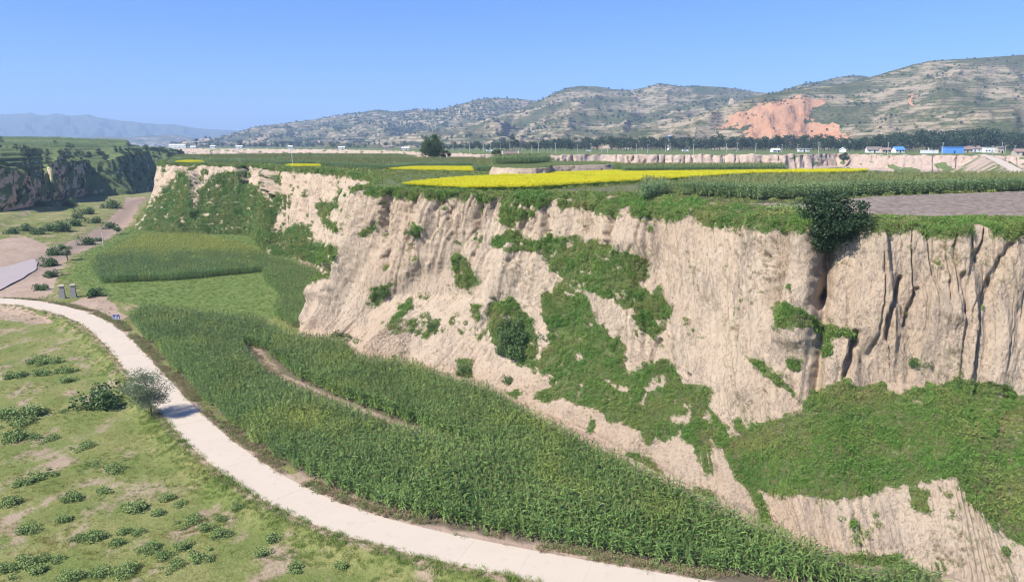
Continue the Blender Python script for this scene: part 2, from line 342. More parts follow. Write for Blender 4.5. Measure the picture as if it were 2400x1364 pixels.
# ------------------------------------------------------------------ loft helper
def loft(nodes, us, rows, rowpow=None, smooth=9):
    """nodes (S,K,3) world points; us (S) station parameter; rows: points per span -> (U,V,3)"""
    S, K, _ = nodes.shape; nu = int(us[-1]-us[0]); u = np.linspace(us[0], us[-1], nu)
    return nodes, u
def interp_u(nodes, us, nu, k=11):
    u = np.linspace(us[0], us[-1], nu); S, K, _ = nodes.shape
    G = np.stack([np.stack([np.interp(u, us, nodes[:, j, c]) for c in range(3)], -1) for j in range(K)], 1)
    for j in range(K): G[:, j] = smooth1(G[:, j], k)
    return u, G
def span_v(G, rows, pw=None):
    out = []; lab = []
    for j, r in enumerate(rows):
        t = np.linspace(0, 1, r, endpoint=(j == len(rows)-1))
        if pw and pw[j] != 1: t = t**pw[j] if pw[j] > 0 else 1-(1-t)**(-pw[j])
        out.append(G[:, j][:, None]*(1-t)[None, :, None] + G[:, j+1][:, None]*t[None, :, None]); lab.append(j+t)
    return np.concatenate(out, 1), np.concatenate(lab)
def normals(V):
    du = np.gradient(V, axis=0); dv = np.gradient(V, axis=1); n = np.cross(dv, du); return n/(np.linalg.norm(n, axis=-1, keepdims=True)+1e-9)

# ------------------------------------------------------------------ near plateau and its cliff
# station: back(px,Y) | shoulder(px,py at z25 or None) | lip(px,Y,z) | face foot (px,py,k) | cut top (px,py,k) | base (px,py)
ST = [
 [(395, 470), None, (392, 380, 24.9), (385, 430, .4), (372, 445, .7), (366, 455)],
 [(393, 430), None, (379, 330, 24.9), (368, 430, .4), (352, 470, .7), (330, 500)],
 [(390, 410), None, (378, 298, 24.9), (366, 445, .45), (345, 490, .75), (312, 532)],
 [(450, 440), None, (440, 290, 24.9), (440, 408, .25), (420, 480, .6), (400, 545)],
 [(560, 460), None, (520, 280, 24.9), (512, 412, .3), (505, 480, .6), (500, 547)],
 [(620, 470), None, (572, 276, 24.9), (573, 425, .4), (575, 490, .7), (580, 549)],
 [(680, 480), None, (610, 272, 24.9), (612, 455, .4), (610, 510, .7), (605, 567)],
 [(740, 480), None, (648, 252, 24.9), (641, 490, .55), (632, 550, .8), (622, 594)],
 [(800, 475), None, (700, 234, 24.9), (692, 520, .5), (690, 565, .75), (690, 605)],
 [(860, 470), None, (770, 217, 24.9), (765, 540, .5), (762, 585, .75), (760, 620)],
 [(920, 460), None, (832, 202, 24.9), (790, 560, .5), (770, 610, .75), (752, 652)],
 [(980, 445), None, (895, 160, 24.9), (820, 580, .5), (775, 645, .75), (738, 700)],
 [(1050, 430), None, (850, 126, 24.9), (800, 590, .4), (740, 700, .75), (690, 778)],
 [(1150, 410), None, (960, 119.5, 24.9), (905, 690, .34), (850, 750, .75), (800, 785)],
 [(1250, 390), None, (1060, 117, 24.9), (990, 690, .3), (910, 770, .7), (835, 832)],
 [(1350, 350), None, (1170, 112, 24.9), (1100, 690, .26), (1030, 780, .65), (960, 850)],
 [(1440, 320), (1300, 452), (1290, 107.5, 24.7), (1250, 700, .3), (1180, 820, .7), (1115, 888)],
 [(1480, 280), (1380, 455), (1380, 103, 24.3), (1370, 760, .34), (1310, 880, .7), (1250, 955)],
 [(1520, 250), (1450, 457), (1450, 97.5, 24.1), (1440, 790, .34), (1420, 930, .72), (1390, 1022)],
 [(1600, 240), (1560, 460), (1560, 95, 24.1), (1560, 860, .36), (1560, 1010, .75), (1560, 1118)],
 [(1750, 230), (1700, 477), (1700, 86, 24.2), (1690, 990, .45), (1720, 1090, .75), (1750, 1212)],
 [(1850, 225), (1850, 494), (1850, 75, 24.7), (1830, 970, .4), (1850, 1150, .78), (1900, 1282)],
 [(1950, 215), (1935, 505), (1935, 72.5, 24.8), (1930, 920, .3), (1960, 1165, .8), (2000, 1315)],
 [(2050, 205), (2050, 508), (2050, 71, 24.9), (2060, 895, .22), (2100, 1158, .8), (2150, 1335)],
 [(2200, 190), (2200, 511), (2200, 69.5, 24.9), (2200, 898, .2), (2230, 1115, .76), (2280, 1372)],
 [(2450, 180), (2400, 514), (2400, 68.5, 24.9), (2385, 935, .25), (2345, 1245, .8), (2440, 1425)],
 [(2900, 170), (2750, 520), (2750, 66, 24.9), (2750, 970, .25), (2750, 1300, .8), (2800, 1520)]]
nodes = []
for b, shd, lp, ff, ct, bs in ST:
    back = at_yz(b[0], b[1], 25.0); lip = at_yz(*lp); base = px_floor(*bs); base[2] -= 0.6
    if shd: S_ = at_z(shd[0], shd[1], 25.0)
    else:
        d = back-lip; d /= np.linalg.norm(d); S_ = lip + d*2.0; S_[2] = 25.0
    fn = at_y(ff[0], ff[1], lip[1]+ff[2]*(base[1]-lip[1])); cn = at_y(ct[0], ct[1], lip[1]+ct[2]*(base[1]-lip[1]))
    bb = back.copy(); bb[1] += 14; bb[2] = 12.0
    nodes.append([bb, back, S_, lip, fn, cn, base])
nodes = np.array(nodes); us = np.array([p[2][0] for p in ST], float)
us[:12] = np.array([330, 350, 378, 440, 520, 572, 610, 648, 700, 770, 832, 858]); us[12] = 885; us[13] = 970
NU = 1250
u, G = interp_u(nodes, us, NU, 9)
rows = [5, 46, 16, 150, 80, 60]
V, lab = span_v(G, rows, [1, -2.2, 1, 1, 1, 1])
lab2 = np.broadcast_to(lab[None, :], V.shape[:2])
nrm = normals(V); nh = nrm.copy(); nh[..., 2] *= 0.15; nh /= np.linalg.norm(nh, axis=-1, keepdims=True)+1e-9
# smoothed outward direction along u
k = 41; w = np.ones(k)/k
jl = int(np.argmin(abs(lab-3.4))); hz = nh[:, jl].copy(); hz = smooth1(hz, k); hz /= np.linalg.norm(hz, axis=1)[:, None]
sgn = np.sign((hz*np.array([-.6, -.75, 0])).sum(1).mean()); hz *= sgn
H = np.broadcast_to(hz[:, None, :], V.shape)
sm = np.r_[0, np.cumsum(np.linalg.norm(np.diff(G[:, 3, :2], axis=0), axis=1))]; SS = np.broadcast_to(sm[:, None], V.shape[:2]); ZZ = V[..., 2]
face = sstep(2.75, 3.02, lab2)*sstep(6.0, 5.75, lab2)
upper = sstep(2.8, 3.0, lab2)*sstep(4.6, 3.7, lab2)
cpx, cpy = proj(V)
# px-driven carves: (polyline, half width px, depth m)
CARVE = [([(1842, 505), (1835, 600), (1825, 700)], 15, 2.4), ([(1932, 520), (1934, 640), (1925, 700)], 18, 2.8), ([(1925, 700), (1930, 800), (1915, 920)], 14, 1.7), ([(572, 385), (574, 425)], 9, 5), ([(650, 390), (652, 440), (640, 470)], 6, 3),
         ([(871, 420), (868, 440)], 6, 3), ([(1378, 475), (1372, 545)], 8, 1.3), ([(1446, 485), (1435, 580)], 9, 1.8), ([(782, 612), (776, 655)], 7, 2.0), ([(430, 390), (434, 420)], 5, 2), ([(2105, 650), (2085, 720), (2075, 790)], 7, 1.0),
         ([(2145, 675), (2120, 760)], 5, .7), ([(2240, 640), (2245, 720)], 9, 0.8), ([(960, 450), (965, 520), (985, 600)], 7, 1.0), ([(1290, 480), (1285, 540)], 6, .8), ([(1540, 800), (1515, 850)], 6, 1.0), ([(2000, 780), (1985, 880)], 9, 1.5),
         ([(1130, 480), (1120, 600)], 7, .8), ([(1060, 470), (1075, 590)], 6, .9), ([(905, 480), (915, 620)], 7, 1.0), ([(1630, 880), (1625, 905)], 6, 1.2), ([(1755, 620), (1740, 780)], 7, .7), ([(800, 420), (802, 480)], 6, 2), ([(725, 430), (722, 500)], 5, 1.2),
         ([(2350, 560), (2300, 700)], 9, .7), ([(1180, 700), (1140, 780)], 8, .9), ([(2190, 520), (2185, 600)], 8, .6)]
BULGE = [([(1885, 540), (1880, 640), (1870, 780)], 34, 1.8), ([(1790, 540), (1780, 700), (1760, 900)], 42, 1.4), ([(1470, 560), (1520, 560)], 40, .8), ([(830, 470), (820, 560), (760, 680)], 26, 1.6), ([(2050, 560), (2040, 760)], 40, 0.9), ([(1195, 600), (1180, 700), (1170, 800)], 40, 1.5), ([(2240, 700), (2230, 720)], 30, .5), ([(640, 400), (630, 560)], 9, 3.0), ([(460, 400), (458, 500)], 9, 3), ([(700, 620), (700, 640)], 4, .1), ([(2350, 800), (2400, 860)], 50, .5), ([(1000, 500), (1000, 600)], 30, 1.0), ([(900, 780), (870, 830)], 40, 1.2)]
disp = np.zeros(V.shape[:2])
wob = 13*fbm(SS*.3, ZZ*.22, 3, 91) + 5*pn(SS*1.5, ZZ*1.2, 92)
for pl, wd, dp in CARVE:
    d, t_ = segdist(cpx+wob, cpy, pl); disp -= dp*np.exp(-(d/wd)**2)
for pl, wd, dp in BULGE:
    d, t_ = segdist(cpx+wob, cpy, pl); disp += dp*np.exp(-(d/wd)**2)
disp += face*(2.3*fbm(SS/13, ZZ/30, 3, 31))
warp = 0.9*fbm(SS/5, ZZ/9, 3, 33) + .18*fbm(SS/.7, ZZ/.9, 2, 34)
fl = pn((SS+warp)/3.3, ZZ/24, 35); disp += upper*(0.7*(1-2.4*np.abs(fl)))
fl2 = pn((SS+warp)/1.15, ZZ/9, 36); disp += face*(0.2*(1-2.2*np.abs(fl2)))*(0.35+0.65*upper)
cr = pn((SS+0.8*warp)/4.2+9, ZZ/22, 37); cmask = sstep(-0.1, .25, pn(SS/7, ZZ/9, 38))
disp -= upper*cmask*0.45*np.exp(-(cr/0.022)**2)
cr2 = pn((SS+0.5*warp)/2.0+3, ZZ/8, 39); disp -= face*sstep(0.0, .3, pn(SS/4, ZZ/5, 40))*0.28*np.exp(-(cr2/0.03)**2)
rim_ = sstep(2.9, 3.02, lab2)*sstep(3.75, 3.15, lab2); cr3 = pn((SS+.5*warp)/1.7+21, ZZ/9, 93); disp -= rim_*0.65*np.exp(-(cr3/.04)**2)*sstep(-.2, .2, pn(SS/5, ZZ/30, 94))
disp += upper*0.45*sstep(-.04, .04, pn((SS+.3*warp)/4.6, ZZ/26, 95)) + face*0.16*np.abs(pn(SS/.8, ZZ/5, 96))
disp += face*(0.12*fbm(SS/.8, ZZ/2.0, 4, 41) + 0.05*fbm(SS/.28, ZZ/.6, 2, 48)) - face*.10*sstep(.3, .45, pn(SS/.55, ZZ/1.2, 49))
slab_ = pn(SS/3.5, ZZ/2.2, 42); disp += upper*0.06*sstep(.05, .2, slab_)
low = sstep(4.8, 5.1, lab2)*sstep(6.0, 5.8, lab2); disp += low*0.10*np.sin(SS*7.5+1.5*fbm(SS/4, ZZ/4, 2, 43))*sstep(0, .3, pn(SS/12, 0*ZZ, 44)+.2)
sdst, _ = segdist(cpx+wob, cpy, [(1080, 668), (1000, 700), (930, 750), (930, 820)]); slide = sstep(75, 30, sdst)
disp = disp*(1-.6*slide)
V = V + H*disp[..., None]*sstep(2.6, 3.0, lab2)[..., None]
# ragged lip, hummocky shoulder
lipw = np.exp(-((lab2-3.0)/0.28)**2); V[..., 2] += lipw*(0.9*fbm(SS/2.6, 0*SS+3, 3, 45)-0.25)*sstep(1.6, 2.9, lab2)
V[..., 2] += 0.12*fbm(V[..., 0]*.3, V[..., 1]*.3, 3, 46)*sstep(2.0, 2.3, lab2)*sstep(3.2, 3, lab2)
tal = sstep(4.0, 4.3, lab2)*sstep(5.9, 5.5, lab2); V[..., 2] += tal*0.35*fbm(V[..., 0]*.35, V[..., 1]*.35, 3, 47)
cpx, cpy = proj(V)
VEG = [
 [(326, 528), (380, 445), (430, 402), (445, 420), (450, 480), (458, 505), (470, 440), (500, 410), (560, 408), (575, 430), (600, 435), (615, 465), (640, 475), (655, 440), (660, 475), (640, 520), (625, 560), (620, 600), (580, 565), (430, 560), (312, 542)],
 [(630, 545), (660, 545), (690, 525), (725, 530), (735, 575), (792, 575), (784, 612), (740, 620), (690, 606), (630, 598)],
 [(733, 470), (765, 475), (795, 480), (770, 500), (764, 515), (790, 528), (810, 542), (780, 542), (756, 520)],
 [(838, 545), (880, 530), (893, 518), (875, 545), (845, 557)], [(960, 530), (985, 530), (980, 560), (965, 555)],
 [(1175, 465), (1275, 455), (1272, 480), (1240, 510), (1200, 530), (1168, 520)],
 [(1150, 565), (1190, 540), (1220, 545), (1225, 560), (1270, 565), (1290, 545), (1340, 560), (1400, 560), (1440, 580), (1500, 600), (1520, 615), (1520, 650), (1500, 670), (1530, 690), (1550, 670), (1555, 700), (1580, 720), (1560, 760), (1540, 790), (1490, 790), (1480, 740), (1440, 700), (1400, 690), (1340, 670), (1280, 625), (1270, 585), (1200, 588), (1150, 582)],
 [(1060, 595), (1090, 600), (1110, 640), (1125, 665), (1100, 680), (1070, 675), (1062, 630)],
 [(1268, 690), (1320, 662), (1380, 700), (1400, 760), (1450, 790), (1440, 840), (1480, 870), (1560, 840), (1590, 870), (1600, 900), (1672, 905), (1660, 950), (1700, 1000), (1725, 1065), (1680, 1040), (1600, 970), (1520, 985), (1500, 920), (1420, 890), (1350, 920), (1280, 900), (1255, 850), (1290, 800), (1268, 730)],
 [(1145, 710), (1200, 700), (1240, 740), (1262, 800), (1255, 865), (1200, 850), (1150, 800)],
 [(1690, 1040), (1760, 1000), (1860, 970), (1900, 930), (1980, 888), (2030, 920), (2100, 920), (2250, 888), (2360, 903), (2400, 940), (2700, 980), (2700, 1330), (2400, 1285), (2340, 1240), (2265, 1170), (2240, 1110), (2160, 1122), (2100, 1142), (2000, 1168), (1900, 1162), (1800, 1158), (1725, 1125)],
 [(1815, 710), (1870, 722), (1920, 750), (1990, 772), (2002, 792), (1940, 792), (1900, 767), (1825, 772)],
 [(1745, 835), (1790, 850), (1850, 905), (1866, 937), (1800, 885)], [(866, 678), (928, 662), (900, 702), (868, 728)], [(1410, 935), (1470, 925), (1500, 990), (1420, 985)],
 [(1002, 750), (1032, 745), (1025, 778), (1000, 778)], [(2128, 835), (2162, 842), (2142, 862)], [(930, 712), (968, 708), (965, 722), (932, 724)], [(1105, 715), (1125, 715), (1122, 755), (1108, 755)],
 [(1950, 1300), (2060, 1300), (2110, 1300), (2220, 1380), (1980, 1360)], [(1842, 840), (1880, 845), (1870, 868), (1845, 860)], [(1930, 800), (1950, 805), (1945, 840), (1930, 835)], [(2130, 1140), (2180, 1150), (2170, 1200), (2135, 1190)],
 [(1070, 840), (1105, 840), (1105, 885), (1075, 880)], [(1240, 860), (1300, 895), (1420, 895), (1520, 965), (1600, 1005), (1560, 1035), (1480, 1000), (1400, 960), (1330, 940)], [(1500, 990), (1540, 1000), (1525, 1050), (1505, 1030)]]
veg = np.zeros(V.shape[:2]); cliffm = lab2 > 2.9
for q_, am_ in ((0, 10), (1, 18), (2, 26), (3, 38)):
    vx = cpx + am_*fbm(SS*(.4+.25*q_), ZZ*(.6+.3*q_), 4, 51+q_*9); vy = cpy + am_*fbm(SS*(.4+.25*q_)+40, ZZ*(.6+.3*q_), 4, 52+q_*9); one = np.zeros(V.shape[:2])
    for p in VEG: one = np.maximum(one, inpoly(vx, vy, p)*1.0)
    veg += one*.25
hole = sstep(.14, .42, fbm(SS*.45, ZZ*.7, 4, 53))*np.where(cpx > 1700, .55, 1); veg *= 1-0.85*hole
veg = np.where(cliffm, veg, 0)
nv_ = normals(V); flat = np.abs(nv_[..., 2])
veg = np.maximum(veg, (lab2 > 3)*(lab2 < 5.9)*sstep(.55, .8, flat)*sstep(.05, .3, fbm(SS*.25, ZZ*.3, 2, 54))*0.9)
shoulder = sstep(1.98, 2.02, lab2)*sstep(3.12, 2.98, lab2)
veg = np.maximum(veg, shoulder*sstep(-.55, -.1, fbm(SS*.3, lab2*2, 2, 55)))
plate = lab2 < 2.02
me = np_mesh('loess_cliff', V.reshape(-1, 3), grid_faces(NU, V.shape[1]), M['loess'], True)
attr(me, 'veg', np.where(plate, 0.0, veg))
# plateau field colours come from their own sheets; the bare plateau is grassy
attr(me, 'plat', plate*1.0)
cliff_o = props(link('loess_cliff', me), 'tall pale loess cliff with fluted face below the flat upper fields', 'cliff', kind='structure')
CLIFF_V = V; CLIFF_px, CLIFF_py = cpx, cpy; CLIFF_lab = lab2
def on_cliff(px, py):
    d = np.hypot(CLIFF_px-px, CLIFF_py-py) + np.where(CLIFF_lab < 2.0, 1e6, 0) + CLIFF_V[..., 1]*0.01
    return CLIFF_V.reshape(-1, 3)[int(np.argmin(d))]

# ------------------------------------------------------------------ left massif across the river
LM = [  # upper terrace, terrace, near top, lip, foot   as (px, py, Y)
 (-300, [(-300, 316, 900), (-300, 330, 650), (-300, 360, 400), (-300, 385, 320), (-300, 520, 300)]),
 (0, [(0, 319, 850), (0, 334, 620), (0, 352, 430), (0, 390, 346), (0, 498, 334)]),
 (60, [(60, 319, 850), (60, 335, 620), (60, 356, 450), (58, 402, 366), (62, 486, 352)]),
 (95, [(100, 321, 850), (105, 336, 620), (100, 365, 460), (98, 432, 395), (112, 474, 388)]),
 (112, [(130, 321, 850), (130, 337, 620), (118, 372, 450), (110, 395, 425), (118, 470, 400)]),
 (125, [(145, 322, 850), (140, 338, 620), (135, 368, 460), (122, 380, 416), (128, 468, 402)]),
 (142, [(160, 322, 850), (155, 338, 620), (150, 366, 490), (140, 384, 440), (144, 467, 425)]),
 (155, [(175, 323, 850), (170, 339, 620), (165, 362, 520), (150, 380, 465), (156, 464, 448)]),
 (200, [(210, 324, 850), (205, 340, 640), (200, 360, 540), (198, 374, 500), (200, 460, 480)]),
 (250, [(250, 325, 850), (245, 342, 660), (240, 352, 590), (248, 377, 510), (258, 458, 490)]),
 (272, [(272, 326, 850), (268, 343, 680), (262, 350, 600), (268, 372, 520), (310, 460, 500)]),
 (300, [(298, 327, 850), (295, 341, 700), (290, 348, 620), (300, 356, 570), (345, 457, 520)]),
 (340, [(308, 338, 850), (315, 344, 740), (330, 349, 660), (345, 354, 630), (375, 443, 560)]),
 (390, [(350, 345, 900), (360, 348, 800), (375, 351, 720), (395, 357, 650), (410, 385, 620)]),
 (430, [(400, 348, 1000), (410, 350, 920), (420, 352, 860), (425, 355, 800), (432, 362, 780)])]
nd = np.array([[at_y(*q) for q in r[1]] for r in LM]); uu = np.array([r[0] for r in LM], float)
u, G = interp_u(nd, uu, 560, 5)
Vl, lb = span_v(G, [30, 40, 40, 90], [1, 1, 1, 1]); lb2 = np.broadcast_to(lb[None], Vl.shape[:2])
nl = smooth1(normals(Vl)[:, 150], 15); nl[:, 2] = 0; nl /= np.linalg.norm(nl, axis=1)[:, None]; nl *= np.sign((nl*np.array([.2, -1, 0])).sum(1).mean())
sl_ = np.r_[0, np.cumsum(np.linalg.norm(np.diff(G[:, 3, :2], axis=0), axis=1))][:, None]; fz = sstep(2.6, 3.1, lb2)*sstep(4.0, 3.8, lb2)
dl = fz*(3.0*fbm(sl_/22, Vl[..., 2]/25, 3, 61) + 1.6*(1-2.2*np.abs(pn(sl_/7, Vl[..., 2]/18, 62))) + 0.5*fbm(sl_/2.5, Vl[..., 2]/3, 3, 63))
Vl = Vl + nl[:, None, :]*dl[..., None]
q = Vl[..., 2]/2.2 + 0.5*fbm(Vl[..., 0]*.02, Vl[..., 1]*.02, 2, 64); stp = 2.2*(np.floor(q)+sstep(.7, 1, q-np.floor(q)) - q)
Vl[..., 2] += stp*sstep(3.0, 2.7, lb2) + fz*0.5*fbm(Vl[..., 0]*.15, Vl[..., 2]*.2, 3, 65)
fl_ = np.abs(normals(Vl)[..., 2]); lv = np.clip(sstep(.25, .6, fl_) + 0.9*sstep(-.1, .35, fbm(sl_/9, Vl[..., 2]/7, 3, 66)), 0, 1)
me = np_mesh('west_plateau', Vl.reshape(-1, 3), grid_faces(*Vl.shape[:2]), M['loess'], True); attr(me, 'veg', lv)
props(link('west_plateau', me), 'shadowed loess bluff and terraces across the river valley', 'bluff', kind='structure')

# ------------------------------------------------------------------ far plain with its own low cliff
FE = [(-1200, 1400), (-300, 1350), (300, 1300), (440, 1250), (560, 1150), (760, 1000), (880, 860), (960, 720), (1050, 620), (1120, 550), (1220, 560), (1300, 530), (1420, 545), (1480, 540), (1700, 540), (1830, 540), (1900, 560), (1965, 600), (2000, 560), (2100, 505), (2250, 490), (2400, 470), (2700, 450), (3400, 430)]
def zplain(Y): return np.interp(Y, [400, 540, 800, 1500, 3000, 14000], [26, 26, 27.2, 28.5, 30, 31])
nd = []
for px, Y in FE:
    r = px > 1850; zf = 17.5 if r else 14.5
    nd.append([at_yz(px, Y*.5, 11), at_yz(px, Y-(75 if r else 25), 12.5), at_yz(px, Y-(14 if r else 7), zf), at_yz(px, Y, float(zplain(Y))), at_yz(px, Y+90, float(zplain(Y+90))), at_yz(px, max(Y+200, 1000), float(zplain(1000))), at_yz(px, 2200, 29), at_yz(px, 5000, 30.2), at_yz(px, 16000, 31)])
u, G = interp_u(np.array(nd), np.array([p[0] for p in FE], float), 1500, 5)
Vf, lf = span_v(G, [3, 14, 26, 8, 6, 6, 5, 5], None); lf2 = np.broadcast_to(lf[None], Vf.shape[:2])
sf = np.r_[0, np.cumsum(np.linalg.norm(np.diff(G[:, 3, :2], axis=0), axis=1))][:, None]
ff = sstep(1.0, 1.8, lf2)*sstep(3.05, 2.95, lf2)
df = ff*(5*fbm(sf/45, Vf[..., 2]/60, 3, 71) + 2.2*(1-2.4*np.abs(pn(sf/9, Vf[..., 2]/30, 72))) - 2.8*np.exp(-(pn(sf/9, Vf[..., 2]/40, 73)/.05)**2) - 1.6*np.exp(-(pn(sf/4, Vf[..., 2]/20, 77)/.06)**2)*sstep(-.2, .2, pn(sf/30, 0*Vf[..., 2], 78)) + 0.7*fbm(sf/2.5, Vf[..., 2]/3.5, 3, 74))
Vf[..., 1] -= df; Vf[..., 2] += 1.8*np.exp(-((lf2-3)/.3)**2)*fbm(sf/11, sf*0, 3, 75)
fpx_, fpy_ = proj(Vf)
vg = np.clip(sstep(3.02, 3.1, lf2) + sstep(1.95, 1.5, lf2) + sstep(.1, .4, fbm(sf/16, Vf[..., 2]/4, 3, 76))*((fpx_ > 1850) | (fpx_ < 1150))*(lf2 < 2.95), 0, 1)
me = np_mesh('far_plain', Vf.reshape(-1, 3), grid_faces(*Vf.shape[:2]), M['loess_far'], True); attr(me, 'veg', vg)
props(link('far_plain', me), 'far farmland plain ending in a low pale cliff', 'plain', kind='structure')

# ------------------------------------------------------------------ hills
def hill_material(name, green, olive, pale):
    t = NT(name); n = t.noise(0.012, 6, (1, 1, 2), 0.6); n2 = t.noise(0.06, 5, (1, 1, 3)); n3 = t.noise(0.18, 4)
    c = t.mix(t.ramp(n, 0.38, 0.62), green, olive); c = t.mix(t.ramp(n3, .42, .62, 0, .75), c, tuple(x*.42 for x in green)); c = t.mix(t.ramp(n2, .64, .76, 0, .2), c, pale)
    rs = t.math('MULTIPLY', t.att('riser'), t.ramp(t.noise(0.022, 6, (1, 1, 2.5), .7), 0.40, 0.58, 0, .75)); c = t.mix(rs, c, pale)
    rd = t.ramp(t.math('ADD', t.att('red'), t.math('MULTIPLY', t.math('SUBTRACT', t.noise(0.03, 5, (1, 1, 1), .65), 0.5), 1.9)), 0.35, 0.75)
    c = t.mix(rd, c, t.mix(t.noise(0.05, 5), (0.42, 0.175, 0.08), (0.47, 0.31, 0.195)))
    return t.bsdf(c, 0.95, t.bump(t.math('ADD', n3, t.math('MULTIPLY', n2, 2)), 2.5, 0.7), 0.05)
M['hill'] = hill_material('hill_terraces', (0.078, 0.095, 0.038), (0.145, 0.135, 0.07), (0.40, 0.31, 0.215))
M['mount'] = plain('far_mountain', (0.07, 0.10, 0.06), 1, .2, 0.002, 0.0)
HILLS = {}
def hill(name, label, crest, foot, yc, nu, nvr, step, amp, seed, mat, red=None, back=500):
    """crest: [(px,py)], foot: [(px,Y)], yc: [(px,Y)]"""
    px = np.linspace(crest[0][0], crest[-1][0], nu); cy = np.interp(px, [c[0] for c in crest], [c[1] for c in crest])
    cyd = cy + 1.2*fbm(px/25, px*0, 4, seed)
    Yf = np.interp(px, [f[0] for f in foot], [f[1] for f in foot]) + 60*fbm(px/120, px*0, 3, seed+1); Yc = np.interp(px, [f[0] for f in yc], [f[1] for f in yc])
    A = at_yz(px, Yf, zplain(Yf)-1.5); C = at_y(px, cyd, Yc); t = np.r_[np.linspace(0, 1, nvr), np.linspace(1, 1.25, 14)[1:]]
    P = A[:, None]*(1-t)[None, :, None] + C[:, None]*t[None, :, None]
    tt = np.clip(t, 0, 1)[None, :]; prof = tt**0.9 - 0.10*np.sin(np.pi*tt); P[..., 2] = A[:, None, 2] + (C[:, None, 2]-A[:, None, 2])*prof
    env = (np.sin(np.pi*np.clip(tt, 0, 1))**0.8)*amp
    sx = (px/1740*(Yf+Yc)/2)[:, None]; yy = P[..., 1]
    P[..., 2] += env*(fbm(sx/260, yy/420, 4, seed+2) - 0.9*np.abs(pn(sx/150+.3*fbm(sx/80, yy/200, 2, seed+5), yy/700, seed+3))+.15)
    P[..., 2] = np.where(t[None] > 1, P[..., 2] - (t[None]-1)/.25*back*.22, P[..., 2])
    pre = np.zeros(P.shape[:2])
    if red:
        a, b = proj(P)
        for r_ in red: pre = np.maximum(pre, inpoly(a, b, r_)*1.0)
    P[..., 2] += pre*(3.5*fbm(sx/30, yy/120, 4, seed+9))
    q = P[..., 2]/step + 0.4*fbm(sx/220, yy/220, 3, seed+4); fr = q-np.floor(q); msk = sstep(-.35, .1, fbm(sx/200, yy/200, 2, seed+6))*sstep(0.0, .04, tt)*sstep(1.0, .97, tt)
    P[..., 2] += step*(np.floor(q)+sstep(.55, .95, fr)-q)*msk*0.9*(1-np.minimum(1, pre))
    rs = sstep(.55, .62, fr)*msk
    me = np_mesh(name, P.reshape(-1, 3), grid_faces(*P.shape[:2]), mat, True); attr(me, 'riser', rs)
    rd = np.zeros(P.shape[:2])
    if red:
        a, b = proj(P); a = a + 34*fbm(sx/50, yy/50, 4, seed+7); b = b + 20*fbm(sx/40, yy/40, 4, seed+8)
        for r_ in red: rd = np.maximum(rd, inpoly(a, b, r_)*1.0)
    attr(me, 'red', rd); props(link(name, me), label, 'hill', kind='structure'); HILLS[name] = (P, t)
RED = [[(1690, 305), (1715, 272), (1800, 242), (1880, 226), (1935, 240), (1900, 262), (1892, 290), (1945, 290), (1995, 322), (1965, 338), (1850, 338), (1735, 328), (1765, 295), (1700, 300)], [(2135, 215), (2148, 218), (2138, 250), (2128, 245)]]
hill('terraced_hill', 'large terraced hill with red landslide scar above the village', [(1330, 346), (1400, 328), (1500, 303), (1600, 281), (1660, 262), (1740, 236), (1790, 222), (1850, 211), (1900, 203), (1990, 195), (2040, 181), (2140, 152), (2180, 143), (2300, 136), (2400, 129), (2500, 118), (2700, 100), (3100, 90)],
     [(1330, 1000), (1600, 960), (2000, 900), (2400, 860), (3100, 840)], [(1330, 1150), (1600, 1350), (1900, 1600), (2400, 1750), (3100, 1800)], 1200, 330, 5.5, 32, 101, M['hill'], RED)
hill('twin_peak_hill', 'terraced twin peaked hill behind the tree row', [(760, 344), (850, 334), (1000, 308), (1100, 288), (1200, 262), (1260, 238), (1300, 218), (1330, 206), (1360, 202), (1400, 203), (1440, 210), (1480, 212), (1500, 208), (1545, 196), (1600, 203), (1640, 202), (1700, 205), (1770, 216), (1850, 224), (2000, 250)],
     [(760, 1500), (1100, 1300), (1500, 1250), (2000, 1250)], [(760, 1900), (1100, 2200), (1350, 2600), (1700, 2700), (2000, 2700)], 1000, 300, 7.0, 45, 121, M['hill'])
hill('wooded_ridge', 'dark wooded ridge behind the twin peaked hill', [(880, 300), (960, 272), (1060, 250), (1120, 233), (1180, 230), (1250, 236), (1320, 243), (1500, 250)], [(880, 2300), (1500, 2300)], [(880, 3100), (1500, 3300)], 420, 160, 11, 30, 141, M['hill'])
hill('long_ridge', 'long low terraced ridge at the valley end', [(400, 343), (440, 338), (520, 320), (600, 297), (680, 288), (740, 280), (850, 263), (880, 258), (930, 262), (990, 256), (1030, 261), (1100, 262), (1250, 270)], [(400, 2300), (800, 2000), (1250, 1900)], [(400, 2900), (800, 3700), (1250, 3900)], 620, 220, 10, 40, 151, M['hill'])
hill('far_knoll', 'blue wooded knoll on the far plain', [(130, 334), (170, 324), (240, 319), (300, 323), (330, 320), (400, 316), (420, 317), (450, 324), (480, 331), (560, 338)], [(130, 4600), (560, 4600)], [(130, 5400), (560, 5400)], 260, 70, 30, 20, 161, M['hill'])
hill('tree_crest_ridge', 'tree crowned crest behind the terraced hill', [(1780, 230), (1850, 207), (1885, 197), (1930, 190), (1960, 182), (2000, 177), (2020, 178), (2100, 190)], [(1780, 2000), (2100, 2000)], [(1780, 2400), (2100, 2400)], 220, 60, 12, 10, 171, M['hill'])
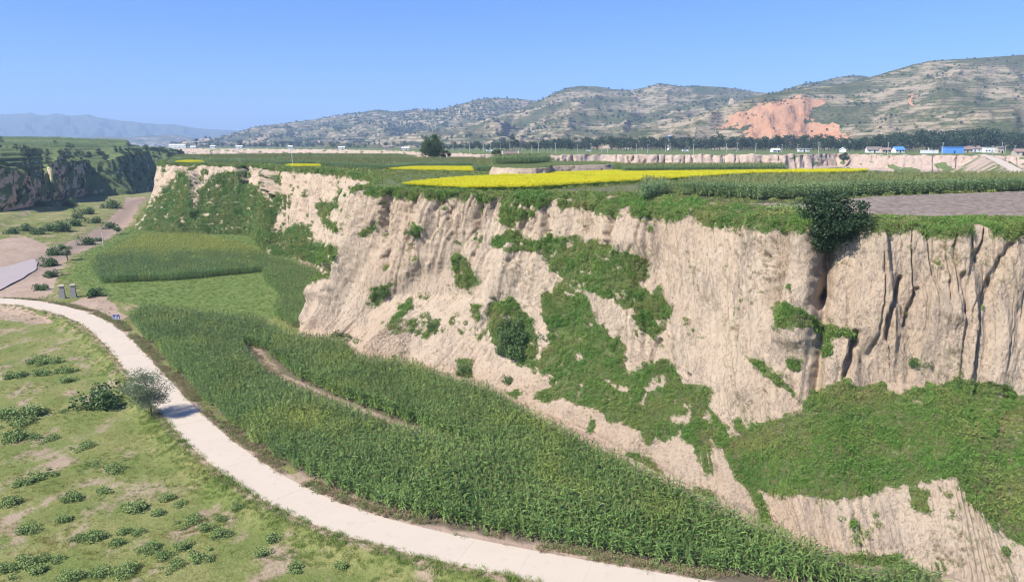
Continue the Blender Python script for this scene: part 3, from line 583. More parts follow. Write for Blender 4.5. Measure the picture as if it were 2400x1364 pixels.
hill('far_mountain', 'pale blue mountain range on the horizon', [(-900, 262), (-300, 268), (0, 271), (40, 267), (70, 266), (95, 271), (130, 268), (165, 272), (205, 271), (240, 277), (265, 281), (330, 288), (380, 292), (410, 292), (460, 301), (520, 305), (575, 307), (640, 312), (800, 318), (1000, 326)], [(-900, 7600), (1000, 7600)], [(-900, 9000), (1000, 9000)], 700, 90, 400, 50, 181, M['mount'], back=1200)

# ------------------------------------------------------------------ plant meshes (sources for scattering)
def rot2(a): return np.array([[math.cos(a), -math.sin(a)], [math.sin(a), math.cos(a)]])
def blades(n, r, h, w, lean, seed, seg=2):
    R = np.random.default_rng(seed); V = []; F = []
    for i in range(n):
        a = R.uniform(0, 2*np.pi); d = r*np.sqrt(R.uniform()); c = np.array([math.cos(a)*d, math.sin(a)*d]); b = R.uniform(0, 2*np.pi); o = np.array([math.cos(b), math.sin(b)]); s_ = np.array([-o[1], o[0]])
        hh = h*R.uniform(.6, 1.1); ln = lean*R.uniform(.3, 1.2)*hh; k = len(V)
        for j in range(seg):
            t = j/seg; p = c + o*ln*t*t; ww = w*(1-t*.6); V += [(*(p-s_*ww), hh*t*(1-.15*t)), (*(p+s_*ww), hh*t*(1-.15*t))]
        V.append((*(c+o*ln), hh*.9))
        for j in range(seg-1): F += [(k+2*j, k+2*j+1, k+2*j+3), (k+2*j, k+2*j+3, k+2*j+2)]
        F.append((k+2*seg-2, k+2*seg-1, k+2*seg))
    return V, F
def leaves(n, rx, rz, size, seed, zc=None, shell=0.35, aspect=0.55, squash=None):
    R = np.random.default_rng(seed); d = R.normal(size=(n, 3)); d /= np.linalg.norm(d, axis=1)[:, None]; rad = (shell + (1-shell)*R.uniform(size=n))**0.6
    P = d*rad[:, None]*np.array([rx, rx, rz]); P[:, 2] += rz if zc is None else zc
    return quads(P, size, R, aspect)
def quads(P, size, R, aspect=0.55):
    n = len(P); a = R.normal(size=(n, 3)); a[:, 2] = a[:, 2]*.6+.1; a /= np.linalg.norm(a, axis=1)[:, None]; b = np.cross(a, R.normal(size=(n, 3))); b /= np.linalg.norm(b, axis=1)[:, None]
    s_ = size*R.uniform(.6, 1.3, n)[:, None]; V = np.stack([P-a*s_, P+b*s_*aspect, P+a*s_, P-b*s_*aspect], 1).reshape(-1, 3); F = np.arange(4*n).reshape(-1, 4); return V, F
def corn_mesh(name, seed, mats, h=2.25, dense=9):
    R = np.random.default_rng(seed); V = []; F = []; mi = []
    lean = R.normal(size=2)*.05
    for j, z in enumerate((0, h*.55, h*.92)):
        for k in range(3): V.append((lean[0]*z/h+.018*(1-j*.3)*math.cos(2.1*k), lean[1]*z/h+.018*(1-j*.3)*math.sin(2.1*k), z))
    for j in range(2):
        for k in range(3): F.append((j*3+k, j*3+(k+1) % 3, j*3+3+(k+1) % 3, j*3+3+k)); mi.append(0)
    base = R.uniform(0, 6.28)
    for i in range(dense):
        z0 = h*(.16+.70*i/dense); a = base + (i % 2)*np.pi + R.normal()*.55; L = (.82 - .35*abs(i/dense-.45))*R.uniform(.85, 1.15); w = .06; o = np.array([math.cos(a), math.sin(a)]); s_ = np.array([-o[1], o[0]]); up = R.uniform(.55, .95)*(1.25 if i > dense-4 else 1)
        k = len(V)
        for t, ww in ((0, .5), (.35, 1), (.7, .8), (1, .06)):
            r_ = L*(t*.92); z = z0 + L*up*(t*.95 - 1.05*t*t*(.75 if i > dense-4 else 1)); p = o*r_ + lean*z0/h
            V += [(p[0]-s_[0]*w*ww, p[1]-s_[1]*w*ww, z), (p[0]+s_[0]*w*ww, p[1]+s_[1]*w*ww, z+.02)]
        for j in range(3): F.append((k+2*j, k+2*j+1, k+2*j+3, k+2*j+2)); mi.append(0)
    for i in range(4):
        a = R.uniform(0, 6.28); k = len(V); o = (math.cos(a), math.sin(a)); V += [(lean[0]-.012, lean[1], h*.88), (lean[0]+.012, lean[1]+.01, h*.88), (lean[0]+o[0]*.12+.012, lean[1]+o[1]*.12, h*1.06), (lean[0]+o[0]*.12-.012, lean[1]+o[1]*.12, h*1.06)]; F.append((k, k+1, k+2, k+3)); mi.append(1)
    me = np_mesh(name, V, F, mats); me.polygons.foreach_set('material_index', np.array(mi, np.int32)); return me
def src(coll, me):
    o = bpy.data.objects.new(me.name, me); coll.objects.link(o)
def newcoll(name, meshes):
    c = bpy.data.collections.new(name)
    for m in meshes: src(c, m)
    return c
corn_meshes = [corn_mesh('corn_stalk_%d' % i, 200+i, [M['corn'], M['tassel']]) for i in range(5)]
C_CORN = newcoll('src_corn', corn_meshes)
C_CORNF = newcoll('src_corn_upper', [corn_mesh('corn_upper_%d' % i, 220+i, [M['corn_far'], M['tassel']], 2.3) for i in range(4)])
def tuft(name, mat, *a, **k):
    V, F = blades(*a, **k); return np_mesh(name, V, F, mat)
C_GRASS = newcoll('src_grass', [tuft('grass_%d' % i, M['grass'], 26, .34, .36, .014, .7, 230+i) for i in range(4)])
def herbm(name, n, rx, rz, sz, seed, mat): V, F = leaves(n, rx, rz, sz, seed, shell=.5); return np_mesh(name, V, F, mat)
C_HERB = newcoll('src_herb', [herbm('herb_%d' % i, 46, .42, .24, .085, 240+i, M['herb']) for i in range(3)] + [tuft('herb_blade_%d' % i, M['herb'], 24, .32, .5, .02, .8, 244+i) for i in range(2)])
C_TALL = newcoll('src_tall', [herbm('tall_%d' % i, 120, .5, .42, .10, 246+i, M['herb']) for i in range(2)] + [herbm('tall_dark_%d' % i, 120, .45, .3, .09, 248+i, M['herb']) for i in range(1)])
C_DRY = newcoll('src_dry', [herbm('dry_%d' % i, 40, .34, .2, .06, 250+i, M['dry']) for i in range(2)] + [tuft('dry_blade', M['dry'], 22, .3, .5, .014, .7, 253)])
def flower_mesh(i):
    R = np.random.default_rng(260+i); P = R.uniform(-1, 1, (46, 3))*np.array([.34, .34, .14]) + np.array([0, 0, .78]); V, F = quads(P, .075, R, .8)
    V2, F2 = blades(14, .3, .75, .02, .2, 265+i); k = len(V); nf = len(F)
    me = bpy.data.meshes.new('rape_%d' % i); me.from_pydata([tuple(p) for p in V]+[tuple(p) for p in V2], [], [tuple(f) for f in F]+[tuple(k+j for j in f) for f in F2]); me.update()
    me.materials.append(M['flower']); me.materials.append(M['herb']); me.polygons.foreach_set('material_index', np.r_[np.zeros(nf, np.int32), np.ones(len(F2), np.int32)]); return me
C_FLOWER = newcoll('src_flower', [flower_mesh(i) for i in range(3)])
def rock_mesh(i):
    bm = bmesh.new(); bmesh.ops.create_icosphere(bm, subdivisions=1, radius=.5); R = random.Random(270+i)
    for v in bm.verts: v.co *= R.uniform(.7, 1.2); v.co.z *= .7
    me = bpy.data.meshes.new('clod_%d' % i); bm.to_mesh(me); bm.free(); me.materials.append(M['loess']); return me
C_ROCK = newcoll('src_rock', [rock_mesh(i) for i in range(3)])

def scatter(name, P, coll, scl, label, cat, tint=None, tilt=0.08, rz=None, seed=0):
    P = np.asarray(P, float); n = len(P); R = np.random.default_rng(seed)
    if n == 0: return None
    me = bpy.data.meshes.new(name); me.vertices.add(n); me.vertices.foreach_set('co', P.astype(np.float32).ravel())
    rot = np.stack([R.normal(0, tilt, n), R.normal(0, tilt, n), R.uniform(0, 6.283, n) if rz is None else rz + R.normal(0, .35, n)], 1).astype(np.float32)
    a = me.attributes.new('rot', 'FLOAT_VECTOR', 'POINT'); a.data.foreach_set('vector', rot.ravel())
    attr(me, 'scl', scl); attr(me, 'tint', np.zeros(n) if tint is None else np.clip(tint, 0, 1))
    a = me.attributes.new('idx', 'INT', 'POINT'); a.data.foreach_set('value', R.integers(0, len(coll.objects), n).astype(np.int32))
    ng = bpy.data.node_groups.new('scatter_'+name, 'GeometryNodeTree'); ng.interface.new_socket('Geometry', in_out='INPUT', socket_type='NodeSocketGeometry'); ng.interface.new_socket('Geometry', in_out='OUTPUT', socket_type='NodeSocketGeometry')
    N = ng.nodes; Lk = ng.links; gi = N.new('NodeGroupInput'); go = N.new('NodeGroupOutput'); ci = N.new('GeometryNodeCollectionInfo'); ci.inputs['Collection'].default_value = coll; ci.inputs['Separate Children'].default_value = True; ci.inputs['Reset Children'].default_value = True
    ip = N.new('GeometryNodeInstanceOnPoints'); ip.inputs['Pick Instance'].default_value = True
    def na(nm, ty):
        x = N.new('GeometryNodeInputNamedAttribute'); x.data_type = ty; x.inputs[0].default_value = nm; return x.outputs[0]
    e = N.new('FunctionNodeEulerToRotation'); Lk.new(na('rot', 'FLOAT_VECTOR'), e.inputs[0]); Lk.new(e.outputs[0], ip.inputs['Rotation'])
    Lk.new(na('scl', 'FLOAT'), ip.inputs['Scale']); Lk.new(na('idx', 'INT'), ip.inputs['Instance Index'])
    Lk.new(gi.outputs[0], ip.inputs['Points']); Lk.new(ci.outputs[0], ip.inputs['Instance']); Lk.new(ip.outputs[0], go.inputs[0])
    o = link(name, me); md = o.modifiers.new('scatter', 'NODES'); md.node_group = ng
    return props(o, label, cat, kind='stuff')
def inframe(P, m=160):
    a, b = proj(P); return (a > -m) & (a < 2400+m) & (b > 0) & (b < 1364+m)

# ------------------------------------------------------------------ corn fields
def crop_points(poly, ang, row, step, zf, seed, jit=.06):
    poly = np.array(poly); lo = poly[:, :2].min(0); hi = poly[:, :2].max(0); c = (lo+hi)/2; r = np.linalg.norm(hi-lo)/2+1
    R = np.random.default_rng(seed); a = np.arange(-r, r, row); b = np.arange(-r, r, step); A, B = np.meshgrid(a, b, indexing='ij'); A = A + R.normal(0, jit, A.shape); B = B + R.normal(0, jit*1.5, B.shape)
    ca, sa = math.cos(ang), math.sin(ang); X = (c[0] + A*ca - B*sa).ravel(); Y = (c[1] + A*sa + B*ca).ravel()
    m = inpoly(X, Y, poly); X, Y = X[m], Y[m]; P = np.stack([X, Y, zf(X, Y)], 1); return P[inframe(P)]
def lowpoly(pts): return [px_floor(p[0], p[1], p[2] if len(p) > 2 else 0.0)[:2] for p in pts]
T = 1.35
LOW1 = lowpoly([(300, 748), (350, 803), (420, 884), (480, 945), (560, 1016), (650, 1086), (760, 1138), (870, 1186), (1000, 1232), (1200, 1270), (1400, 1310), (1650, 1358), (1750, 1395), (2100, 1470), (2300, 1430, T), (2205, 1345, T), (2110, 1305, T), (2060, 1330, T), (1990, 1305, T), (1900, 1270, T), (1700, 1192, T), (1500, 1092, T), (1300, 992, T), (1130, 902, T), (960, 848, T), (830, 832, T), (800, 792, T), (690, 782, T), (600, 744, T), (450, 728, T), (340, 718, T)])
PATH = lowpoly([(575, 812), (600, 828), (655, 885), (760, 935), (870, 978), (980, 1018), (1062, 1052)])
P = crop_points(LOW1, 0.6, .72, .26, zfloor, 301, .05)
dpath, tpath = segdist(P[:, 0], P[:, 1], PATH); P = P[dpath > 1.75*np.clip(.3+5*tpath, 0, 1)*np.clip(4-4*tpath, .3, 1)]
dro, _ = segdist(P[:, 0], P[:, 1], RC[::3]); P = P[dro > RW+1.6]
scl = (1.0+.16*fbm(P[:, 0]*.09, P[:, 1]*.09, 3, 310))*rng.uniform(.85, 1.12, len(P)); scl *= np.clip((dro[dro > RW+1.6]-RW)/5, .55, 1)**.35
a, b = proj(P); tint = .55*np.exp(-(((a-715)/60)**2+((b-1010)/28)**2)) + .22*sstep(.15, .5, fbm(P[:, 0]*.12, P[:, 1]*.12, 2, 311)) + .15*rng.uniform(size=len(P))**3
dcam = np.hypot(P[:, 0], P[:, 1]); inf = inframe(P, 0); near = np.argsort(np.where(inf, dcam, 1e9))[:300]; rest = np.ones(len(P), bool); rest[near] = False
scatter('corn_field', P[rest], C_CORN, scl[rest], 'dense green corn field between the road and the cliff base', 'corn', tint[rest], .07, seed=1)
for i in near:
    o = link('corn_plant', corn_meshes[int(i) % 5], None, P[i], float(rng.uniform(0, 6.28))); sc_ = float(scl[i]); o.scale = (sc_, sc_, sc_)
    o.rotation_euler = (float(rng.normal(0, .06)), float(rng.normal(0, .06)), o.rotation_euler[2])
    props(o, 'green corn plant in the foremost rows where the field runs widest along the road', 'corn plant', 'corn plants standing foremost by the road')
LOW2 = lowpoly([(212, 620), (232, 662), (420, 655), (610, 636), (650, 612, T), (600, 578, T), (470, 548, T), (340, 545, T), (290, 565, T), (215, 602, T)])
P = crop_points(LOW2, 0.15, .62, .42, zfloor, 302); a, b = proj(P)
scatter('corn_field', P, C_CORN, .98*rng.uniform(.82, 1.1, len(P)), 'yellowing corn field with a dark front edge below the grassy slope', 'corn', np.clip(.75*sstep(622, 578, b+10*fbm(a/60, b/20, 2, 320))+.25*sstep(0, .4, fbm(a/40, b/15, 2, 321)), 0, .85), .07, seed=2)
LOW3 = lowpoly([(612, 650), (660, 700), (640, 742), (690, 770), (735, 700, T), (750, 650, T), (760, 632, T), (650, 600, T), (630, 622)])
P = crop_points(LOW3, 0.5, .62, .40, zfloor, 303)
scatter('corn_field', P, C_CORN, .92*rng.uniform(.8, 1.1, len(P)), 'small corn strip against the bare cliff spur', 'corn', .2*rng.uniform(size=len(P)), .07, seed=3)
# plateau fields
BANK = np.array([at_yz(px, Y, 25.0)[:2] for px, Y in [(1148, 176), (1165, 170), (1205, 167), (1250, 167), (1288, 172), (1294, 186), (1428, 202), (1440, 214), (1330, 240), (1200, 226), (1150, 200)]])
def zp(X, Y): return 25.0 + 2.4*inpoly(X, Y, BANK)
def up(pts): return [at_z(p[0], p[1], 25.0+(p[2] if len(p) > 2 else 0))[:2] for p in pts]
def upY(pts): return [at_yz(p[0], p[1], 25.0)[:2] for p in pts]
U1 = up([(1508, 447), (1620, 460), (1780, 470), (1900, 465), (2040, 459), (2400, 448), (2700, 440), (2700, 404, 2.1), (2400, 405, 2.1), (2200, 406, 2.1), (2000, 408, 2.1), (1750, 412, 2.1), (1600, 420, 2.1), (1500, 430, 2.1)])
P = crop_points(U1, 0.2, .72, .30, zp, 305, .05)
scatter('upper_corn_field', P, C_CORNF, rng.uniform(.85, 1.12, len(P)), 'upper corn field behind the ploughed strip at the cliff top', 'corn', .15*rng.uniform(size=len(P)), .06, seed=5)
U4 = upY([(1462, 186), (1845, 200), (1830, 212), (1440, 208)])
P = crop_points(U4, 0.05, .6, .36, zp, 306); scatter('upper_corn_field', P, C_CORNF, rng.uniform(.9, 1.12, len(P)), 'narrow corn strip between yellow flowers and the far cliff', 'corn', None, .06, seed=6)
U2 = upY([(752, 246), (830, 226), (905, 210), (925, 216), (960, 232), (1108, 240), (1112, 196), (1180, 198), (1240, 200), (1290, 230), (1300, 300), (1040, 322), (700, 330), (640, 270), (752, 258)])
P = crop_points(U2, 0.1, .7, .42, zp, 307); scatter('upper_corn_field', P, C_CORNF, rng.uniform(.85, 1.1, len(P)), 'broad corn field around the lone round tree', 'corn', .12*rng.uniform(size=len(P)), .06, seed=7)
U3 = upY([(400, 318), (470, 300), (560, 292), (640, 286), (700, 335), (980, 340), (940, 440), (700, 470), (420, 405)])
P = crop_points(U3, 0.1, 1.0, .6, zp, 308); P = P[~inpoly(P[:, 0], P[:, 1], upY([(412, 312), (478, 300), (480, 330), (430, 340)]))]
scatter('upper_corn_field', P, C_CORNF, 1.1*rng.uniform(.85, 1.15, len(P)), 'far corn field at the tip of the upper plateau', 'corn', .25*rng.uniform(size=len(P)), .06, seed=8)
# yellow flowers
def flowers(pts, label, seed, sp=.42):
    P = crop_points(pts, 0.3, sp, sp, zp, seed, .12); P = P[P[:, 2] < 25.5]; P = P[rng.uniform(size=len(P)) < .55+1.2*sstep(-.45, .0, fbm(P[:, 0]*.3, P[:, 1]*.3, 3, seed+3))]; scatter('flower_field', P, C_FLOWER, rng.uniform(.8, 1.15, len(P)), label, 'flower field', .8*rng.uniform(size=len(P))**2*sstep(.0, .5, fbm(P[:, 0]*.1, P[:, 1]*.1, 2, seed)), .05, seed=seed)
flowers(up([(945, 440), (1050, 427), (1200, 417), (1300, 412), (1440, 407), (1700, 405), (2035, 404), (2000, 409), (1760, 412), (1560, 426), (1400, 436), (1250, 446), (1100, 449)]), 'long bright yellow rapeseed strip near the cliff edge', 331)
flowers(upY([(905, 212), (1108, 198), (1110, 235), (960, 232), (925, 222)]), 'yellow rapeseed patch in front of the broad corn field', 332)
flowers(upY([(672, 250), (690, 242), (752, 244), (752, 262), (680, 268)]), 'tiny yellow rapeseed patch beside a white pole', 333)
flowers(upY([(410, 311), (478, 301), (480, 330), (430, 340)]), 'pale yellow patch at the plateau tip', 334, .6)
# ploughed soil and fallow sheets
def field_sheet(name, pts, mat, label, z=25.03, furrow=0.0, ang=0.0, sp=.5):
    pts = np.array(pts); lo = pts.min(0)-1; hi = pts.max(0)+1; xs = np.arange(lo[0], hi[0], sp); ys = np.arange(lo[1], hi[1], sp); X, Y = np.meshgrid(xs, ys, indexing='ij')
    inside = inpoly(X, Y, pts); d, _ = segdist(X, Y, np.vstack([pts, pts[:1]])); f = np.where(inside, np.minimum(d, 1.0), -1)
    Z = z + furrow*(np.sin((X*math.cos(ang)+Y*math.sin(ang))*2*np.pi/.9 + 1.2*fbm(X*.1, Y*.1, 2, 5))+1)*np.clip(f, 0, 1) + .05*fbm(X, Y, 3, 6)*np.clip(f, 0, 1) - np.where(inside, 0, .06)
    keep = inside[:-1, :-1] | inside[1:, :-1] | inside[1:, 1:] | inside[:-1, 1:]
    F = grid_faces(*X.shape)[keep.ravel()]; me = np_mesh(name, np.stack([X, Y, Z], -1).reshape(-1, 3), F[:, ::-1], mat, True); return props(link(name, me), label, 'field', kind='structure')
def soil_mat(name, a, b):
    t = NT(name); n = t.noise(1.2, 5); c = t.mix(t.ramp(n, .35, .65), a, b); return t.bsdf(c, .95, t.bump(t.noise(4, 5), .12, .8), .05)
M['plough'] = soil_mat('ploughed_soil', (0.165, 0.132, 0.108), (0.25, 0.205, 0.172)); M['fallow'] = soil_mat('fallow_soil', (0.105, 0.118, 0.062), (0.15, 0.145, 0.09)); M['fallow2'] = soil_mat('fallow_green', (0.095, 0.125, 0.05), (0.125, 0.14, 0.075))
field_sheet('ploughed_field', up([(1745, 477), (1900, 483), (1960, 472), (2030, 464), (2400, 451), (2700, 445), (2700, 512), (2400, 508), (2050, 506), (1880, 490)]), M['plough'], 'grey brown ploughed strip at the cliff edge', furrow=.13, ang=1.45, sp=.3)
field_sheet('fallow_field', up([(1210, 450), (1400, 440), (1520, 430), (1512, 450), (1420, 455), (1300, 452)]), M['fallow'], 'grey green fallow strip below the yellow flowers')
field_sheet('fallow_field', up([(862, 440), (900, 425), (930, 409), (1110, 408), (1160, 414), (1040, 426), (940, 440)]), M['fallow2'], 'weedy fallow patch between two yellow fields')

# ------------------------------------------------------------------ grasses and herbs
n = 190000; X = rng.uniform(-135, 45, n); Y = rng.uniform(40, 175, n); dd = rng.uniform(size=n) < np.clip(75/np.hypot(X, Y), .3, 1)**1.5; X, Y = X[dd], Y[dd]
ry = np.interp(X, RX, RY); dro, _ = segdist(X, Y, RC[::4]); dens = .5 + 1.35*fbm(X*.13, Y*.2, 4, 401); m = (Y < ry) & (dro > RW-.3*rng.uniform(size=len(X))) & (rng.uniform(size=len(X)) < np.maximum(dens, sstep(7, 2.5, dro)))
X, Y, dro = X[m], Y[m], dro[m]; P = np.stack([X, Y, zfloor(X, Y)-.03], 1); k_ = inframe(P, 120); P = P[k_]; dro = dro[k_]
hgt = 0.62 + .5*fbm(P[:, 0]*.2, P[:, 1]*.2, 3, 402) + .45*sstep(6, 2.5, dro)
scatter('meadow_grass', P, C_GRASS, np.clip(hgt, .35, 1.5)*rng.uniform(.7, 1.2, len(P)), 'olive wild grass over the sandy flat beside the road', 'grass', np.clip(.62+1.7*fbm(P[:, 0]*.09, P[:, 1]*.13, 4, 403)-.75*sstep(9, 3, dro), 0, 1), .15, seed=11)
# grass beyond the road: river bars, banks, fallow
n = 90000; X = rng.uniform(-190, -10, n); Y = rng.uniform(95, 430, n); P = np.stack([X, Y, zfloor(X, Y)-.03], 1); a, b = proj(P); ry = np.interp(X, RX, RY); dro, _ = segdist(X, Y, RC[::4])
bad = np.zeros(n, bool)
for p in SAND: bad |= inpoly(a, b, p)
bad |= inpoly(X, Y, np.array(LOW1)) | inpoly(X, Y, np.array(LOW2)) | inpoly(X, Y, np.array(LOW3))
grn = inpoly(a, b, [(250, 560), (330, 520), (640, 540), (760, 620), (700, 700), (640, 750), (400, 730), (240, 700), (130, 660), (200, 590)])
m = ~bad & (Y > ry) & (dro > RW+.5) & (rng.uniform(size=n) < np.where(grn, .95, .55+.8*fbm(X*.06, Y*.05, 3, 405))); P, gm = P[m], grn[m]; k_ = inframe(P, 60); P, gm = P[k_], gm[k_]
scatter('bank_grass', P, C_GRASS, np.where(gm, .9, .8)*rng.uniform(.7, 1.3, len(P)), 'green grass on the river bars and banks', 'grass', np.clip(np.where(gm, .0, .45)+.5*fbm(P[:, 0]*.05, P[:, 1]*.05, 3, 406), 0, 1), .15, seed=12)
# dry weeds along the corn side of the road and on the field path
i = rng.integers(0, len(RC)-1, 6000); off = -(RW + .15 + 1.5*rng.uniform(size=6000)); sg = 1 if (RN[100]*np.array([.5, 1])).sum() > 0 else -1
XY = RC[i, :2] + sg*RN[i]*(-off)[:, None] + rng.normal(0, .25, (6000, 2)); dm = fbm(XY[:, 0]*.15, XY[:, 1]*.15, 3, 411) > -.12; XY = XY[dm]; P = np.c_[XY, zfloor(XY[:, 0], XY[:, 1])-.02]; P = P[inframe(P, 60)]
scatter('roadside_weeds', P, C_DRY, rng.uniform(.5, 1.2, len(P)), 'brown dry weeds on the verge between road and corn', 'weeds', (rng.uniform(size=len(P)) < .5)*.9, .15, seed=13)
pw = resample(np.array([list(p)+[0] for p in PATH]), 300)[:, :2]; i = rng.integers(0, 300, 700); XY = pw[i]+rng.normal(0, .45, (700, 2)); P = np.c_[XY, zfloor(XY[:, 0], XY[:, 1])-.02]
scatter('path_weeds', P, C_DRY, rng.uniform(.4, .9, len(P)), 'dry weeds on the bare path through the corn field', 'weeds', (rng.uniform(size=len(P)) < .4)*.9, .15, seed=14)
# herbs on cliff: area weighted samples of vegetated faces
def sample_grid(V, w, n, R):
    A = np.linalg.norm(np.cross(V[1:, :-1]-V[:-1, :-1], V[:-1, 1:]-V[:-1, :-1]), axis=-1)*w[:-1, :-1]; pr = A.ravel()/A.sum(); idx = R.choice(len(pr), n, p=pr); i, j = np.unravel_index(idx, A.shape); s_, t_ = R.uniform(size=n), R.uniform(size=n)
    return V[i, j] + (V[i+1, j]-V[i, j])*s_[:, None] + (V[i, j+1]-V[i, j])*t_[:, None], i, j
dist_w = np.clip(90/np.maximum(CLIFF_V[..., 1], 40), .25, 1.6)
vw = sstep(.12, .85, veg)*(CLIFF_lab > 2.0)*dist_w
P, i, j = sample_grid(CLIFF_V, vw, 52000, rng); P = P[inframe(P, 100)]
sc_ = (.75+.35*fbm(P[:, 0]*.25, P[:, 1]*.25+P[:, 2]*.3, 3, 421))*np.clip(P[:, 1]/110, .8, 1.6)
scatter('cliff_herbs', P-np.array([0, 0, .08]), C_HERB, sc_*rng.uniform(.6, 1.6, len(P)), 'lush green herbs covering ledges and talus of the cliff', 'herbs', np.clip(.2+.95*fbm(P[:, 0]*.16, P[:, 1]*.16+P[:, 2]*.2, 4, 422)+.35*rng.uniform(size=len(P))**3, 0, 1), .25, seed=15)
cl_ = sstep(.0, .35, fbm(SS*.35, ZZ*.5, 3, 425)); P, i, j = sample_grid(CLIFF_V, vw*cl_*(CLIFF_V[..., 1] < 190), 4500, rng); P = P[inframe(P, 80)]
scatter('cliff_tall_herbs', P-np.array([0, 0, .1]), C_TALL, rng.uniform(.4, 1.0, len(P))*np.clip(P[:, 1]/100, .8, 1.5), 'taller leafy clumps standing out of the cliff herbs', 'herbs', np.clip(.1+.8*fbm(P[:, 0]*.2, P[:, 2]*.3, 3, 426), 0, 1), .3, seed=19)
P, i, j = sample_grid(CLIFF_V, vw*(1-cl_), 5500, rng); P = P[inframe(P, 80)]; scatter('cliff_dry_herbs', P, C_DRY, rng.uniform(.5, 1.1, len(P)), 'faded dry stems mixed into the cliff herbs', 'herbs', rng.uniform(0, .6, len(P)), .3, seed=33)
sp_w = (CLIFF_lab > 2.95)*(CLIFF_lab < 5.8)*(veg < .3)*sstep(.1, .5, fbm(SS*.18, ZZ*.25, 3, 423))*dist_w
P, i, j = sample_grid(CLIFF_V, sp_w, 3200, rng)
scatter('cliff_scrub', P, C_DRY, rng.uniform(.3, .8, len(P)), 'sparse dry scrub clinging to the bare cliff face', 'scrub', (rng.uniform(size=len(P)) < .5)*.8, .4, seed=16)
cone = inpoly(CLIFF_px, CLIFF_py, [(835, 835), (870, 790), (940, 740), (965, 760), (960, 845), (900, 850)])*(CLIFF_lab > 4.5)
P, i, j = sample_grid(CLIFF_V, cone*1.0, 2600, rng); scatter('collapse_debris', P, C_ROCK, rng.uniform(.08, .32, len(P))*rng.uniform(.5, 1.3, len(P)), 'cone of broken loess clods fallen from the cliff', 'debris', None, .8, seed=17)
# grassy rim of the plateau between fields
X = rng.uniform(-130, 75, 30000); Y = rng.uniform(66, 330, 30000); P = np.stack([X, Y, np.full(30000, 25.0)], 1); a, b = proj(P); SX, SY = CLIFF_V[:, int(np.argmin(abs(lab-2.0))), 0], CLIFF_V[:, int(np.argmin(abs(lab-2.0))), 1]
rim = np.vstack([np.c_[SX, SY][::12], nodes[::-1, 1, :2]]); m = inpoly(X, Y, rim)
for pl in (U1, U2, U3, U4): m &= ~inpoly(X, Y, np.array(pl))
for pl in ([(945, 440), (1050, 425), (1200, 415), (1440, 405), (2035, 402), (2000, 409), (1760, 412), (1560, 426), (1400, 436), (1250, 446), (1100, 449)], [(1745, 477), (1900, 483), (1960, 472), (2030, 464), (2400, 451), (2700, 445), (2700, 512), (2400, 508), (2050, 506), (1880, 490)]): m &= ~inpoly(a, b, pl)
sparse = inpoly(a, b, [(862, 440), (930, 409), (1110, 408), (1160, 414), (940, 440)]) | inpoly(a, b, [(1210, 450), (1400, 440), (1520, 430), (1512, 450), (1300, 452)]); m &= ~sparse | (rng.uniform(size=len(X)) < .3)
P = P[m]; P = P[inframe(P)]; scatter('plateau_grass', P, C_HERB, np.clip(P[:, 1]/110, .7, 1.6)*rng.uniform(.6, 1.2, len(P)), 'green weeds along the field edges of the upper plateau', 'grass', .25+.65*rng.uniform(size=len(P)), .15, seed=18)

# ------------------------------------------------------------------ earth bank on the plateau
bc = np.vstack([BANK, BANK[:1]]); bc = smooth1(resample(np.c_[bc, bc[:, 0]*0], 220), 3)[:-1, :2]; cen = bc.mean(0); rings = []
for zz, ins, am in ((24.7, -1.0, .7), (25.5, -.2, .6), (26.3, .4, .5), (27.0, 1.0, .5), (27.36, 2.0, .3), (27.39, 6, 0)):
    d = cen-bc; L_ = np.linalg.norm(d, axis=1)[:, None]; Q = bc + d/L_*(ins + am*fbm(np.arange(len(bc))*.22, zz*1.5+0*L_[:, 0], 3, 81))[:, None]; rings.append(np.c_[Q, np.full(len(Q), zz) + .12*fbm(np.arange(len(bc))*.3, 0*L_[:, 0], 2, 82)*(zz < 27.38)])
R_ = np.array(rings); m_ = len(bc); Vb = R_.reshape(-1, 3); Fb = [(r*m_+i, r*m_+(i+1) % m_, (r+1)*m_+(i+1) % m_, (r+1)*m_+i) for r in range(5) for i in range(m_)]
me = bpy.data.meshes.new('earth_bank'); me.from_pydata([tuple(v) for v in Vb], [], Fb + [tuple(5*m_+i for i in range(m_))]); me.update(); me.materials.append(M['loess']); attr(me, 'veg', np.repeat([0, 0, 0, .1, 1, 1], m_))
props(link('earth_bank', me), 'raised earth bank with bare mound beside the yellow flowers', 'bank', kind='structure')
# ramp road on the right of the far cliff
rp = np.array([at_y(*q) for q in [(2300, 362.5, 500), (2322, 369, 455), (2340, 377, 410), (2362, 389, 360), (2392, 404, 300), (2440, 425, 250)]]); rp = smooth1(resample(rp, 40), 5); tg = np.gradient(rp[:, :2], axis=0); tg /= np.linalg.norm(tg, axis=1)[:, None]; pnm = np.stack([-tg[:, 1], tg[:, 0]], 1)
prof = [(-22, -12), (-4, -.6), (-2.6, -.1), (2.6, -.1), (4, -.6), (22, -12)]; Vr = np.array([[(*(rp[i, :2]+pnm[i]*w), max(rp[i, 2]+z, 9.0)) for w, z in prof] for i in range(40)]); Vr[:, [0, 1, 4, 5], 2] += .6*rng.normal(size=(40, 4))
me = np_mesh('ramp_mound', Vr.reshape(-1, 3), grid_faces(40, 6), M['loess_far']); attr(me, 'veg', np.where(rng.uniform(size=240) < .45, 1, 0)); props(link('ramp_mound', me), 'earth ramp carrying the side road up to the village', 'ramp', kind='structure')
mb = MB(); V_, F_ = strip(rp, pnm, 2.5, 2.5, -.3, .02); mb.add(V_, F_); props(mb.build('side_road', M['road']), 'short pale side road climbing to the village', 'road', kind='structure')

